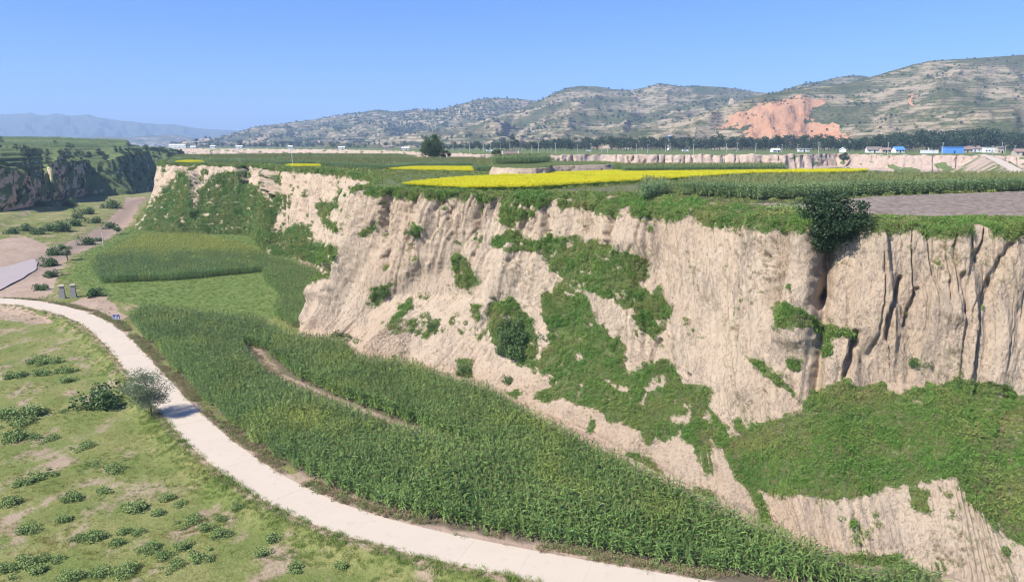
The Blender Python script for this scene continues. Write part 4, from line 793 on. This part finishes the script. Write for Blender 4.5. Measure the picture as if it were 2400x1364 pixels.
# ------------------------------------------------------------------ trees and bushes
def tree_meshes(name, seed, h, r, ch, nclump, nleaf, lsize, mat, tr=.16, base=0.25, lean=(0, 0), spread=.42, asp=.6):
    R = np.random.default_rng(seed); zc = h-ch/2; d = R.normal(size=(nclump, 3)); d /= np.linalg.norm(d, axis=1)[:, None]; rad = R.uniform(.25, .85, nclump)**.6
    C = d*rad[:, None]*np.array([r, r, ch/2]); C[:, 2] += zc; C[:, 0] += lean[0]*C[:, 2]/h; C[:, 1] += lean[1]*C[:, 2]/h
    w = R.uniform(.5, 1.3, nclump); idx = R.choice(nclump, nleaf, p=w/w.sum()); q = R.normal(size=(nleaf, 3)); q /= np.linalg.norm(q, axis=1)[:, None]; q *= (R.uniform(size=nleaf)**.45)[:, None]
    P = C[idx] + q*spread*min(r, ch/2)*np.array([1.15, 1.15, .85])*w[idx][:, None]; P[:, 2] = np.maximum(P[:, 2], .12*h*base)
    V, F = quads(P, lsize, R, asp); crown = np_mesh(name+'_crown', V, F, mat)
    mb = MB(); top = Vector((lean[0]*.8, lean[1]*.8, zc+ch*.2)); mb.tube([(0, 0, -.3), (lean[0]*.25+.05, lean[1]*.25, h*.25), (lean[0]*.5, lean[1]*.5+.08, h*.5), top], [tr, tr*.8, tr*.55, tr*.15], 7)
    for i in range(min(nclump, 14)):
        c = Vector(C[i]); s_ = Vector((lean[0]*.4, lean[1]*.4, h*R.uniform(.18, .5))); mb.tube([s_, (s_+c)/2+Vector((0, 0, -.05*h)), c], [tr*.38, tr*.24, tr*.07], 5, False)
    return mb.mesh(name+'_trunk', M['bark']), crown
def plant_tree(name, meshes, loc, label, cat='tree', group=None, s=1.0, rz=None, stem='trunk', crown='crown'):
    e = empty(name, tuple(map(float, loc)), float(rng.uniform(0, 6.28)) if rz is None else rz); e.scale = (s, s, s); props(e, label, cat, group)
    link(stem, meshes[0], e); link(crown, meshes[1], e); return e
def on_floor(px, py):
    p = px_floor(px, py); 
    for _ in range(4): p = at_z(px, py, float(zfloor(p[0], p[1])))
    return p
plant_tree('roadside_tree', tree_meshes('willow', 501, 6.8, 2.6, 6.0, 40, 9500, .11, M['willow'], .11, .1, (-.7, 0), .38, .35), on_floor(357, 977), 'slender pale leaved tree on the grass edge of the concrete road', rz=0.0)
tp = on_cliff(1958, 588)
plant_tree('cliff_tree', tree_meshes('cliffdark', 502, 6.4, 3.3, 6.2, 52, 20000, .125, M['treeleaf'], .2, .1, (0, .4), .40), tp+np.array([0, .3, -.2]), 'dense dark tree growing at the cliff edge by the ploughed strip', rz=0.0)
mb = MB(); R = random.Random(9)
for i in range(26):
    a = R.uniform(-1, 1); p0 = Vector((0, 0, 0)); p1 = Vector((.5+R.uniform(0, .7), -.3+R.uniform(-.4, .3), -.4+R.uniform(-.5, .6))); p2 = p1 + Vector((R.uniform(.2, .8), R.uniform(-.3, .2), R.uniform(-.8, .3))); mb.tube([p0, p1, p2], [.03, .018, .006], 4, False)
dt = on_cliff(2000, 535); props(mb.build('dead_branches', plain('dead_wood', (.33, .29, .26)), None, tuple(dt)), 'bare grey dead branches hanging beside the dark cliff tree', 'dead branches')
plant_tree('round_tree', tree_meshes('round', 503, 13.2, 5.6, 12.2, 60, 9000, .24, M['poplar'], .4, .1, (0, 0), .36), at_yz(1015, 343, 25), 'large lone round tree standing in the corn beside a brick wall')
plant_tree('small_tree', tree_meshes('rounddark', 504, 5.2, 2.6, 5, 20, 2200, .2, M['treeleaf'], .2, .1), at_yz(1045, 352, 25), 'small dark tree at the foot of the lone round tree')
plant_tree('small_tree', tree_meshes('bushy', 505, 6.0, 2.5, 5.6, 22, 2600, .2, M['poplar'], .16, .1), at_yz(1167, 345, 25), 'bright green bushy tree left of the little tiled temple')
plant_tree('notch_tree', tree_meshes('notch', 506, 9.5, 3.6, 7.5, 22, 2600, .26, M['treeleaf'], .28, .3), at_y(1976, 386, 560), 'dark tree growing in a notch of the far low cliff')
plant_tree('river_tree', tree_meshes('rivt', 507, 4.6, 2.0, 3.2, 18, 1800, .14, M['bush'], .12, .3, (-.5, 0)), on_floor(159, 611), 'small dark leaning tree on the river bank with a visible trunk')
plant_tree('river_tree', tree_meshes('rivt2', 508, 3.8, 1.5, 3.4, 14, 1300, .14, M['bush'], .1, .2), on_floor(274, 551), 'upright dark shrub tree where the bank meets the grassy slope')
def bush_meshes(name, seed, r, h, n, ls, mat):
    R = np.random.default_rng(seed); C = np.c_[R.normal(0, r*.5, (12, 2)), R.uniform(.1, .5, 12)*h]; w = R.uniform(.5, 1.2, 12); idx = R.choice(12, n, p=w/w.sum()); q = R.normal(size=(n, 3)); q /= np.linalg.norm(q, axis=1)[:, None]; q *= (.45+.55*R.uniform(size=n)**.5)[:, None]
    P = C[idx] + q*np.array([r*.5, r*.5, h*.48])*w[idx][:, None]; P[:, 2] = np.abs(P[:, 2])*.95+.02; V, F = quads(P, ls, R, .6); mb = MB()
    for i in range(6): c = Vector(C[i]); mb.tube([(0, 0, -.1), c*.5, c], [.03, .02, .006], 4, False)
    return mb.mesh(name+'_stem', M['bark']), np_mesh(name+'_foliage', V, F, mat)
bm_ = [bush_meshes('darkbush%d' % i, 520+i, 1.0, 1.35, 1500, .085, M['bush']) for i in range(3)]
sg_ = [bush_meshes('sagebush%d' % i, 530+i, .8, .62, 1100, .065, M['sage']) for i in range(4)]
def bush(kind, px, py, wpx, label, group=None, name=None):
    p = on_floor(px, py); dist = math.hypot(p[0], p[1]); wid = wpx*dist/1740; ms, w0 = ((bm_, 2.1), (sg_, 1.6))[kind == 'sage']
    return plant_tree(name or ('sage_bush' if kind == 'sage' else 'dark_bush'), ms[int(rng.integers(len(ms)))], p-np.array([0, 0, .05]), label, 'bush', group, wid/w0, None, 'stem', 'foliage')
bush('dark', 238, 953, 85, 'wide dark green bush on the grass flat near the roadside tree')
for x, y, w in [(203, 1046, 36), (105, 1116, 40), (68, 1130, 46), (169, 1172, 46), (265, 1102, 44), (214, 1088, 26), (240, 1152, 38), (394, 1170, 38), (424, 1180, 36), (454, 1220, 46), (480, 1240, 44), (518, 1252, 48), (518, 1218, 34), (317, 1195, 62), (370, 1204, 40), (295, 1248, 36), (321, 1252, 36), (223, 1262, 56), (274, 1275, 42), (355, 1287, 50), (381, 1304, 44), (424, 1285, 44), (413, 1324, 42), (471, 1310, 50), (105, 1312, 40), (133, 1316, 36), (39, 1328, 60), (88, 1340, 44), (171, 1356, 54), (231, 1348, 46), (150, 1220, 40), (188, 1262, 36), (640, 1265, 50), (610, 1300, 44), (560, 1190, 34), (690, 1330, 50), (800, 1330, 44), (300, 1340, 60), (25, 1180, 50), (60, 1245, 46)]:
    a_ = 'small' if w < 40 else ('broad' if w > 48 else 'middling'); bush('sage', x, y, w, a_+' grey green sage bush on the sandy patches of the flat', a_+' sage bushes on the sandy flat')
for x, y, w in [(146, 872, 60), (90, 850, 60), (154, 895, 46), (26, 885, 60), (94, 878, 50), (73, 972, 90), (34, 1030, 80), (120, 1028, 44), (17, 976, 70), (146, 966, 32), (120, 850, 50), (50, 990, 70), (75, 1025, 50)]:
    bush('sage', x, y, w*.72, 'blue green sage bush in the thicket on the grassier part of the flat', 'sage thicket on the grass flat')
for x, y, w in [(97, 485, 28), (161, 484, 30), (207, 502, 28), (265, 489, 36), (225, 523, 26), (145, 543, 40), (90, 549, 26), (61, 542, 28), (257, 536, 28), (118, 542, 30), (175, 530, 30), (30, 548, 24), (232, 566, 16), (180, 512, 20)]:
    bush('dark', x, y, w, 'dark rounded bush on the green river bar under the shadowed bluff', 'bushes on the river bar')
for x, y, w in [(204, 574, 34), (127, 598, 34), (115, 624, 36), (120, 650, 30), (95, 680, 26)]:
    bush('dark', x, y, w, 'scrubby bush along the bank beside the muddy river', 'bushes on the muddy bank')
bush('dark', 225, 694, 36, 'dark bush beside the two stone gateposts')
def cliff_bush(px, py, wpx, label, ms=None, group=None, name='cliff_bush'):
    p = on_cliff(px, py); w = wpx*p[1]/1740; ms = ms or bm_
    return plant_tree(name, ms[int(rng.integers(len(ms)))], p-np.array([0, 0, .25]), label, 'bush', group, w/2.1, None, 'stem', 'foliage')
for x, y, w in [(1190, 790, 62), (1230, 800, 66), (1215, 835, 70), (1180, 825, 50), (1200, 765, 46)]: cliff_bush(x, y, w, 'big dark bush in the thicket halfway up the cliff hollow', None, 'dark thicket in the cliff hollow')
cliff_bush(1192, 893, 34, 'small dark spiky bush at the cliff foot above the corn'); cliff_bush(1090, 872, 44, 'round green bush at the edge of the corn below the cliff')
cliff_bush(800, 795, 50, 'dark bush at the foot of the bare spur'); cliff_bush(573, 412, 26, 'dark bush filling a notch in the cliff rim'); cliff_bush(2145, 853, 36, 'lone green bush on the bare cliff wall')
cliff_bush(1020, 768, 34, 'green bush on the pale debris slope'); cliff_bush(905, 690, 34, 'bush at the top of the smooth pale slide'); cliff_bush(970, 545, 22, 'grey green bush high on the bare wall'); cliff_bush(1840, 470, 90, 'pale green bush mound in front of the upper corn', sg_)
# far trees
far_m = [tree_meshes('fartree%d' % i, 540+i, 10, 4.0+.5*i, 8.6, 18, 620, .42, M['treeleaf'], .25, .1) for i in range(4)] + [tree_meshes('farpoplar', 548, 14, 2.2, 12.5, 16, 560, .4, M['treeleaf'], .22, .1)]
HG = ([1000, 1200, 1400, 1600, 1750, 1900, 2000, 2050, 2150, 2300, 2400, 2600], [9, 13, 15, 16, 18, 18, 15, 17, 22, 21, 18, 18])
def seg_label(x, i):
    for lim, l, g in ((1180, 'row just right of the lone round tree', 'row by the round tree'), (1420, 'row behind the little temple and bank', 'row behind the temple'), (1560, 'row ending at the white water tower', 'row up to the water tower'), (1690, 'row right after the white water tower', 'row after the water tower'), (1900, 'row below the red scar', 'row below the scar'), (2090, 'village grove around the grey roofed house', 'grove by the grey roof'), (2215, 'village grove between blue roofed house and blue shed', 'grove by the blue roof'), (2300, 'village grove behind the blue shed', 'grove behind the shed'), (9999, 'village grove around the white two storey house', 'grove by the white house')):
        if x < lim: return ('%s in the %s' % ('slim upright dark tree' if i == 4 else 'round crowned dark tree', l), 'tree', ('slim ' if i == 4 else 'round ')+'trees, '+g)
x = 1010.0
while x < 2560:
    if not (1688 < x < 1700 or 1416 < x < 1428):
        vill = x > 1900; Y = float(rng.uniform(690, 860)) if vill else float(rng.uniform(790, 880)); h = float(np.interp(x, *HG))*rng.uniform(.75, 1.15); i = int(rng.integers(5)); i = i if x < 1300 or i < 4 else 0
        plant_tree('far_tree', far_m[i], at_yz(x, Y, float(zplain(Y))-.3), *seg_label(x, i), h/10)
    x += float(rng.uniform(5, 10) if x > 1180 else rng.uniform(8, 18))
x = 440.0
while x < 1000:
    Y = float(rng.uniform(1250, 1900)); plant_tree('far_tree', far_m[int(rng.integers(5))], at_yz(x, Y, float(zplain(Y))), 'small bluish tree on the far plain below the long ridge', 'tree', 'trees on the far plain', float(rng.uniform(.8, 1.6))); x += float(rng.uniform(8, 22))
for px, Y, h in [(0, 600, 7), (40, 470, 5), (95, 455, 5), (190, 520, 5), (165, 560, 6), (240, 545, 4), (130, 620, 4), (380, 700, 6), (345, 620, 7), (365, 660, 6)]:
    j = int(np.argmin(np.hypot(proj(Vl)[0]-px, (Vl[..., 1]-Y)))); plant_tree('bluff_tree', far_m[int(rng.integers(4))], Vl.reshape(-1, 3)[j], 'dark bushy tree on the terraces of the bluff across the river', 'tree', 'trees on the western bluff', h/10)
P, i, j = sample_grid(Vl, (lb2 > 1.6)*sstep(0.0, .35, fbm(sl_/12+0*lb2, Vl[..., 2]/6, 3, 67)), 1700, rng); BLUFF_P = P
for a0, a1, lab_, nn in ((.25, .5, 'dark crop strip on the upper terrace of the western bluff', 5200), (.95, 1.2, 'dark crop strip on the lower terrace of the western bluff', 5200)):
    P, i, j = sample_grid(Vl, ((lb2 > a0) & (lb2 < a1) & (proj(Vl)[0] < 300))*1.0, nn, rng); scatter('terrace_crop', P, C_CORNF, rng.uniform(.75, 1.1, len(P)), lab_, 'crop', None, .06, seed=nn)
# shrubs on hills, corn on the far plain
def blob(name, seed): V, F = leaves(90, 2.2, 1.8, .6, seed, shell=.5); return np_mesh(name, V, F, M['treeleaf'])
C_SHRUB = newcoll('src_shrub', [blob('shrub_%d' % i, 560+i) for i in range(3)])
scatter('bluff_shrubs', BLUFF_P, C_SHRUB, rng.uniform(.15, .6, len(BLUFF_P)), 'dark scrub over the shadowed western bluff', 'shrubs', None, .1, seed=41)
for hn, n_, lab_, th, smax in (('terraced_hill', 900, 'scattered dark shrubs and trees over the terraced hill', .05, 1.1), ('twin_peak_hill', 1500, 'dark shrubs and tree belts over the twin peaked hill', .05, 1.7), ('wooded_ridge', 3200, 'dark wood on the ridge crest', -.5, 2.2), ('long_ridge', 2600, 'tree belts on the long ridge', .0, 2.2), ('tree_crest_ridge', 700, 'tree belt on the crest behind the hill', -.6, 2.0)):
    Pq, tq = HILLS[hn]; tqq = np.broadcast_to(tq[None], Pq.shape[:2]); w_ = sstep(th, th+.25, fbm(Pq[..., 0]/110, Pq[..., 1]/110+Pq[..., 2]/25, 4, 571))*(tqq < 1.03) + .012*(tqq < 1.0) + .5*(tqq > .97)*(tqq < 1.02)*(fbm(Pq[..., 0]/60, Pq[..., 0]*0, 2, 572) > .05)
    P, i, j = sample_grid(Pq, w_, n_, rng); scatter('hill_shrubs', P, C_SHRUB, rng.uniform(.35, 1, len(P))*smax, lab_, 'shrubs', None, .1, seed=20+n_)

# ------------------------------------------------------------------ poles, sign, gateposts, buildings
M['conc'] = plain('pole_concrete', (0.52, 0.50, 0.47), .8, .1, 2); M['white'] = plain('white_plaster', (0.72, 0.70, 0.66), .8, .08, .6); M['brick'] = plain('brick_red', (0.30, 0.155, 0.105), .9, .25, 2.5); M['tile'] = plain('grey_tile', (0.20, 0.165, 0.14), .9, .25, 1.5)
M['blue'] = plain('blue_sheet', (0.10, 0.27, 0.62), .5, .08, .5, .4); M['brownroof'] = plain('brown_tile', (0.27, 0.19, 0.155), .9, .2, 1.2); M['dark'] = plain('dark_opening', (0.03, 0.03, 0.035), .6); M['stone'] = plain('post_stone', (0.36, 0.33, 0.29), .9, .25, 4); M['beige'] = plain('beige_wall', (0.50, 0.41, 0.31), .9, .12, .8); M['glass'] = plain('window_glass', (0.05, 0.07, 0.09), .15, .1, 1, .5)
M['signblue'] = plain('sign_blue', (0.02, 0.03, 0.16), .45, .05, 1, .4); M['signwhite'] = plain('sign_white', (0.8, 0.8, 0.8), .5, .03); M['steel'] = plain('steel', (0.4, 0.41, 0.42), .45, .1, 3, .5, .6); M['carpaint'] = plain('car_paint', (.75, .75, .76), .3, .02, 1, .5); M['rubber'] = plain('rubber', (.03, .03, .03), .8)
def pole(loc, h, label, group=None, arms=1):
    e = empty('utility_pole', tuple(map(float, loc))); props(e, label, 'utility pole', group); r = .16*h/7
    MB().tube([(0, 0, -.4), (0, 0, h*.5), (0, 0, h)], [r, r*.85, r*.65], 8).build('shaft', M['conc'], e)
    for k in range(arms):
        z = h*(.95-.09*k); a = MB().box(-.8, .8, -.05, .05, z-.05, z+.05).build('crossarm', M['steel'], e)
        for q in (-.7, -.35, .35, .7): MB().tube([(q, 0, z+.05), (q, 0, z+.22)], [.05, .03], 6).build('insulator', M['signwhite'], a)
    e.rotation_euler = (0, 0, float(rng.normal(0, .3))); return e
pole(at_yz(686, 247, 25), 5.9, 'white utility pole at the tiny yellow rapeseed patch'); pole(at_yz(1076, 342, 25), 6.2, 'pale utility pole behind the red brick wall')
e = empty('thin_pole', tuple(on_floor(242, 577))); props(e, 'thin white pole at the corner of the yellowing corn field', 'pole'); MB().tube([(0, 0, -.3), (0, 0, 4.4)], [.07, .05], 7).build('shaft', M['signwhite'], e); MB().tube([(0, 0, 4.4), (0, 0, 4.5)], [.075, .02], 7).build('cap', M['steel'], e)
for px in [1038, 1062, 1101, 1133, 1149, 1173, 1195, 1246, 1262, 1302, 1353, 1385, 1410, 1424, 1491, 1518, 1560, 1570, 1625, 1702, 1727, 1771, 1822, 1832, 1869, 1918]:
    Y = float(rng.uniform(575, 690)); pole(at_yz(px, Y, float(zplain(Y))), float(rng.uniform(6.5, 8.5)), 'pale utility pole before the dark tree row, '+('left of the white water tower' if px < 1569 else 'right of the white water tower'), 'far poles '+('left' if px < 1569 else 'right')+' of the tower')
for px, Y in [(2080, 560), (2208, 560), (2325, 500), (2347, 620), (2377, 540), (2355, 520)]: pole(at_yz(px, Y, float(zplain(Y))), 8.5 if Y > 550 else 6.5, 'pale utility pole among the village houses', 'poles in the village')
# sign
e = empty('road_sign', tuple(on_floor(274, 757)), .12); props(e, 'small dark blue notice board with white characters beside the road', 'sign')
for q in (-.4, .4): MB().tube([(q, 0, -.2), (q, 0, .9)], .03, 6).build('post', M['steel'], e)
b = MB().box(-.6, .6, -.03, .0, .75, 1.55).build('board', M['signblue'], e)
fr = MB()
for x0, x1, z0, z1 in ((-.62, .62, 1.55, 1.585), (-.62, .62, .715, .75), (-.62, -.6, .75, 1.55), (.6, .62, .75, 1.55)): fr.box(x0, x1, -.04, .01, z0, z1)
fr.build('frame', M['signwhite'], b); R = random.Random(4)
for cx_, cz_, s_ in [(0, 1.37, .17)] + [(-.39+.26*i, 1.12, .17) for i in range(4)] + [(-.39+.26*i, .88, .15) for i in range(4)]:
    g = MB()
    for k in range(3): z = cz_ - s_/2 + s_*k/2; g.box(cx_-s_/2, cx_+s_/2*R.uniform(.6, 1), -.037, -.0305, z-.018, z+.018)
    for k in range(2): x_ = cx_ - s_/3 + s_*.6*k; g.box(x_-.016, x_+.016, -.042, -.0375, cz_-s_/2, cz_+s_/2)
    g.build('character', M['signwhite'], b)
# gateposts
for (px, py), lab_ in (((147, 699), 'weathered square stone gatepost next to the white rubble'), ((173, 697), 'weathered square stone gatepost next to the dark bush')):
    e = empty('gatepost', tuple(on_floor(px, py)), .35); props(e, lab_, 'gatepost', 'pair of stone gateposts'); MB().box(-.62, .62, -.62, .62, -.4, .25, .05).build('plinth', M['stone'], e)
    mb = MB(); z = .25
    for k in range(6):
        w = .53-.02*k + R.uniform(-.02, .02); MB().box(-w, w, -w, w, z+.004, z+.39, .012).build('stone_course', M['stone'], e); z += .395
    MB().box(-.56, .56, -.56, .56, z+.004, z+.16, .06).build('cap', M['beige'], e)
# white rubble near posts
P = np.array([on_floor(*q) for q in zip(rng.uniform(90, 135, 70), rng.uniform(695, 712, 70))] + [on_floor(*q) for q in zip(rng.uniform(225, 262, 40), rng.uniform(690, 735, 40))]); scatter('rubble', P, C_ROCK, rng.uniform(.15, .5, len(P)), 'pale rubble stones beside the gateposts and road', 'rubble', None, .6, seed=31)
# houses: local frame x along the front, y back, front at y=0
def house(name, px, Y, w, dp, hw, hr, wall, roof, label, rz=0.0, nwin=2, flat=False, z=None, door=True, eave=.5):
    e = empty(name, tuple(at_yz(px, Y, float(zplain(Y)) if z is None else z)), rz); props(e, label, 'house' if name != 'shed' else 'shed')
    x0, x1 = -w/2, w/2
    if flat: MB().box(x0, x1, 0, dp, -.5, hw).build('wall', wall, e); MB().box(x0-eave, x1+eave, -eave, dp+eave, hw, hw+.25).build('roof', roof, e)
    else:
        m = MB(); m.prism([(0, -.5), (dp, -.5), (dp, hw), (dp/2, hw+hr), (0, hw)], x0, x1); m.v = [(y, x, zz) for x, y, zz in m.v]; m.f = [f[::-1] for f in m.f]; m.build('wall', wall, e)
        k = hr/(dp/2); t_ = .18; m = MB(); m.prism([(-eave, hw-eave*k+.02), (dp/2, hw+hr+.02), (dp+eave, hw-eave*k+.02), (dp+eave, hw-eave*k+t_), (dp/2, hw+hr+t_+.05), (-eave, hw-eave*k+t_)], x0-eave*.7, x1+eave*.7); m.v = [(y, x, zz) for x, y, zz in m.v]; m.f = [f[::-1] for f in m.f]; rf = m.build('roof', roof, e)
        MB().box(x0-eave*.7, x1+eave*.7, dp/2-.14, dp/2+.14, hw+hr+.1, hw+hr+.42).build('ridge', roof, rf)
    n = nwin + (1 if door else 0)
    for i in range(n):
        cx_ = x0 + w*(i+.5)/n
        if door and i == n//2: d = MB().box(cx_-.55, cx_+.55, -.06, .02, -.05, min(2.1, hw*.85)).build('door', M['dark'], e); MB().box(cx_+.35, cx_+.42, -.12, -.06, .95, 1.1).build('handle', M['steel'], d)
        else:
            wz = min(hw*.38, 1.0); f_ = MB().box(cx_-.75, cx_+.75, -.07, .02, wz, min(wz+1.3, hw*.88)).build('window', M['white'], e); MB().box(cx_-.65, cx_+.65, -.09, -.07, wz+.1, min(wz+1.2, hw*.88-.1)).build('pane', M['glass'], f_)
    return e
h_ = house('temple', 1197, 338, 7.2, 4.6, 2.3, 2.2, M['white'], M['tile'], 'small old temple with grey tiled roof and pale gable among corn', .12, 2, z=25.0, eave=.9); h_['category'] = 'temple'
for sx in (-1, 1):
    MB().tube([(sx*3.6, 2.3, 4.7), (sx*4.0, 2.3, 5.1), (sx*4.15, 2.3, 5.7)], [.14, .1, .04], 6).build('ridge_horn', M['tile'], h_); MB().tube([(sx*3.6, -.9, 1.6), (sx*3.6, .7, 3.4), (sx*3.6, 2.3, 4.9)], [.16, .16, .16], 6).build('verge', M['white'], h_)
e = empty('brick_wall', tuple(at_yz(1082, 334, 25.0)), .06); props(e, 'low red brick wall with pale end pier near the round tree', 'wall'); MB().box(-6.2, 6.2, 0, .35, -.3, 2.3).build('wall', M['brick'], e); MB().box(-6.3, 6.3, -.06, .41, 2.3, 2.45).build('coping', M['beige'], e); MB().box(-6.75, -6.25, -.12, .47, -.3, 2.75).build('pier', M['white'], e)
house('shed', 2237, 600, 13.5, 8, 5.2, 1.0, M['blue'], M['blue'], 'bright blue sheet metal shed at the village edge', -.12, 0, True, door=True)
house('village_house', 2110, 640, 8.5, 6, 2.6, 2.2, M['white'], M['blue'], 'village house with a bright blue roof', .15)
house('village_house', 2050, 640, 12, 6, 2.5, 2.3, M['white'], M['tile'], 'village house with grey tiled roof left of the beige house', -.1)
house('village_house', 2078, 630, 8, 5, 2.5, 1.6, M['beige'], M['brownroof'], 'low beige house with brown roof between grey and blue roofs', .1)
house('village_house', 2268, 650, 9, 6, 3.0, 1.8, M['beige'], M['brownroof'], 'brown roofed house right behind the blue shed', .1); house('village_house', 2285, 690, 11, 6, 3.4, 1.9, M['white'], M['brownroof'], 'taller brown roofed house between the shed and the white house', 0)
house('village_house', 2322, 650, 9.5, 6, 4.8, 1.2, M['white'], M['tile'], 'white two storey house with dark windows right of the shed', -.1, 3, True); house('village_house', 1982, 650, 4.5, 5, 2.6, 1.5, M['white'], M['white'], 'tiny white gabled house at the left end of the village', 1.3, 1)
house('village_house', 1820, 690, 7.5, 5, 1.8, 1.2, M['white'], M['white'], 'small white hut alone in front of the dark tree row', .2, 1); house('village_house', 2398, 480, 9, 6, 2.6, 1.4, M['beige'], M['brownroof'], 'beige farmhouse above the side road', -.2); house('village_house', 2345, 600, 5, 4, 4.5, .8, M['beige'], M['tile'], 'narrow beige house beside a tall pole', 0, 1)
house('village_house', 1885, 720, 10, 5, 2.4, .6, M['white'], M['white'], 'long low white building among the far trees', 0, 2, True)
for px, w, lab_ in ((2172, 10, 'white compound wall with a small pointed gate'), (2190, 6, 'white compound wall next to the blue shed')):
    Y = 600; e = empty('compound_wall', tuple(at_yz(px, Y, float(zplain(Y)))), -.05); props(e, lab_, 'wall'); MB().box(-w/2, w/2, 0, .4, -.5, 2.6).build('wall', M['white'], e); MB().box(-w/2-.1, w/2+.1, -.1, .5, 2.6, 2.8).build('coping', M['beige'], e)
    if w == 10: MB().box(1.0, 1.7, -.1, .5, 2.8, 4.6, .25).build('gate_pillar', M['white'], e)
for px, Y, w, hh, lab_, mt in ((800, 1050, 12, 3, 'long white shed on the far plain behind the middle corn', 'white'), (905, 900, 11, 4.5, 'beige two storey house on the far plain near the lone round tree', 'beige'), (950, 880, 11, 2.6, 'low white house just left of the lone round tree', 'white'), (680, 1250, 10, 4, 'small white house seen above the tiny yellow patch', 'white'), (560, 1300, 15, 4, 'white farm sheds on the far plain beyond the plateau tip', 'white'), (416, 1600, 48, 7, 'long white factory building far down the valley', 'white'), (452, 1350, 12, 3, 'small white house right of the long factory', 'white'), (498, 1500, 14, 4, 'pair of white sheds below the long ridge', 'white')):
    house('far_house', px, Y, w*.75, 6, hh*.8, 1.3, M[mt], M['brownroof'] if mt == 'beige' else M['white'], lab_, .05, 3, False)
# water tower
Y = 905; e = empty('water_tower', tuple(at_yz(1568, Y, float(zplain(Y))))); e.scale = (1.0, 1.0, 1.07); props(e, 'white cylindrical water tower with blue top above the trees', 'water tower'); MB().tube([(0, 0, -.5), (0, 0, 13)], [2.3, 2.1], 16).build('shaft', M['white'], e); MB().tube([(0, 0, 13), (0, 0, 14.6), (0, 0, 15.6)], [2.7, 2.7, 2.3], 16).build('tank_band', M['blue'], e); MB().tube([(0, 0, 15.6), (0, 0, 16.3)], [2.2, .3], 16).build('roof', M['white'], e)
for z in (4, 8): MB().box(-.4, .4, -2.36, -2.1, z, z+1.1).build('window', M['glass'], e)
# brick beacon tower on the red hill crest
p = at_y(1714, 245, 1480); Pq = HILLS['terraced_hill'][0].reshape(-1, 3); ppx, ppy = proj(Pq); p = Pq[int(np.argmin(np.hypot(ppx-1714, ppy-244)))]; e = empty('beacon_tower', tuple(p)); props(e, 'old pale earthen tower on the hill shoulder above the red scar', 'tower'); MB().box(-4, 4, -4, 4, -3, 8, 1.0).build('body', M['beige'], e); MB().box(-2.2, 2.2, -2.2, 2.2, 8, 10.5, .6).build('top', M['beige'], e)
# vehicles on the far road
def car(px, Y, label, L=4.4, van=False):
    e = empty('car', tuple(at_yz(px, Y, float(zplain(Y))+.1)), .05); props(e, label, 'van' if van else 'car'); h = 2.0 if van else 1.45
    pr = [(-L/2, .35), (L/2, .35), (L/2, .85), (L*.28, .95), (L*.16, h), (-L*.42, h), (-L/2, .95)] if not van else [(-L/2, .35), (L/2, .35), (L/2, 1.0), (L*.36, h), (-L/2, h)]
    MB().prism(pr, -.85, .85).build('body', M['carpaint'], e); MB().box(-L*.36, L*.14, -.88, -.851, .98, h-.12).build('side_window', M['glass'], e)
    for q in (-.3, .3):
        for sy in (-.8, .8): w_ = MB().tube([(q*L, sy-.1, .34), (q*L, sy+.1, .34)], .34, 12).build('wheel', M['rubber'], e)
    MB().box(L/2, L/2+.03, -.7, -.4, .6, .8).build('headlight', M['glass'], e); MB().box(L/2, L/2+.03, .4, .7, .6, .8).build('headlight', M['glass'], e)
car(1606, 690, 'white van on the far road before the tree row', 6.0, True); car(1380, 720, 'white car driving in front of the far dark trees'); car(1148, 700, 'white van on the far road behind the tiled temple', 6.5, True)

# ------------------------------------------------------------------ haze
mb = MB(); mb.box(-24000, 24000, -260, 17500, -6, 490); hz_m = bpy.data.materials.new('haze_air'); hz_m.use_nodes = True; hn = hz_m.node_tree; hn.nodes.clear(); ho = hn.nodes.new('ShaderNodeOutputMaterial'); pv = hn.nodes.new('ShaderNodeVolumePrincipled')
pv.inputs['Density'].default_value = 0.00015; pv.inputs['Color'].default_value = (0.55, 0.74, 1.0, 1); pv.inputs['Anisotropy'].default_value = 0.0; hn.links.new(pv.outputs[0], ho.inputs['Volume'])
props(mb.build('haze', hz_m), 'pale blue summer haze over the far hills', 'haze', kind='stuff')
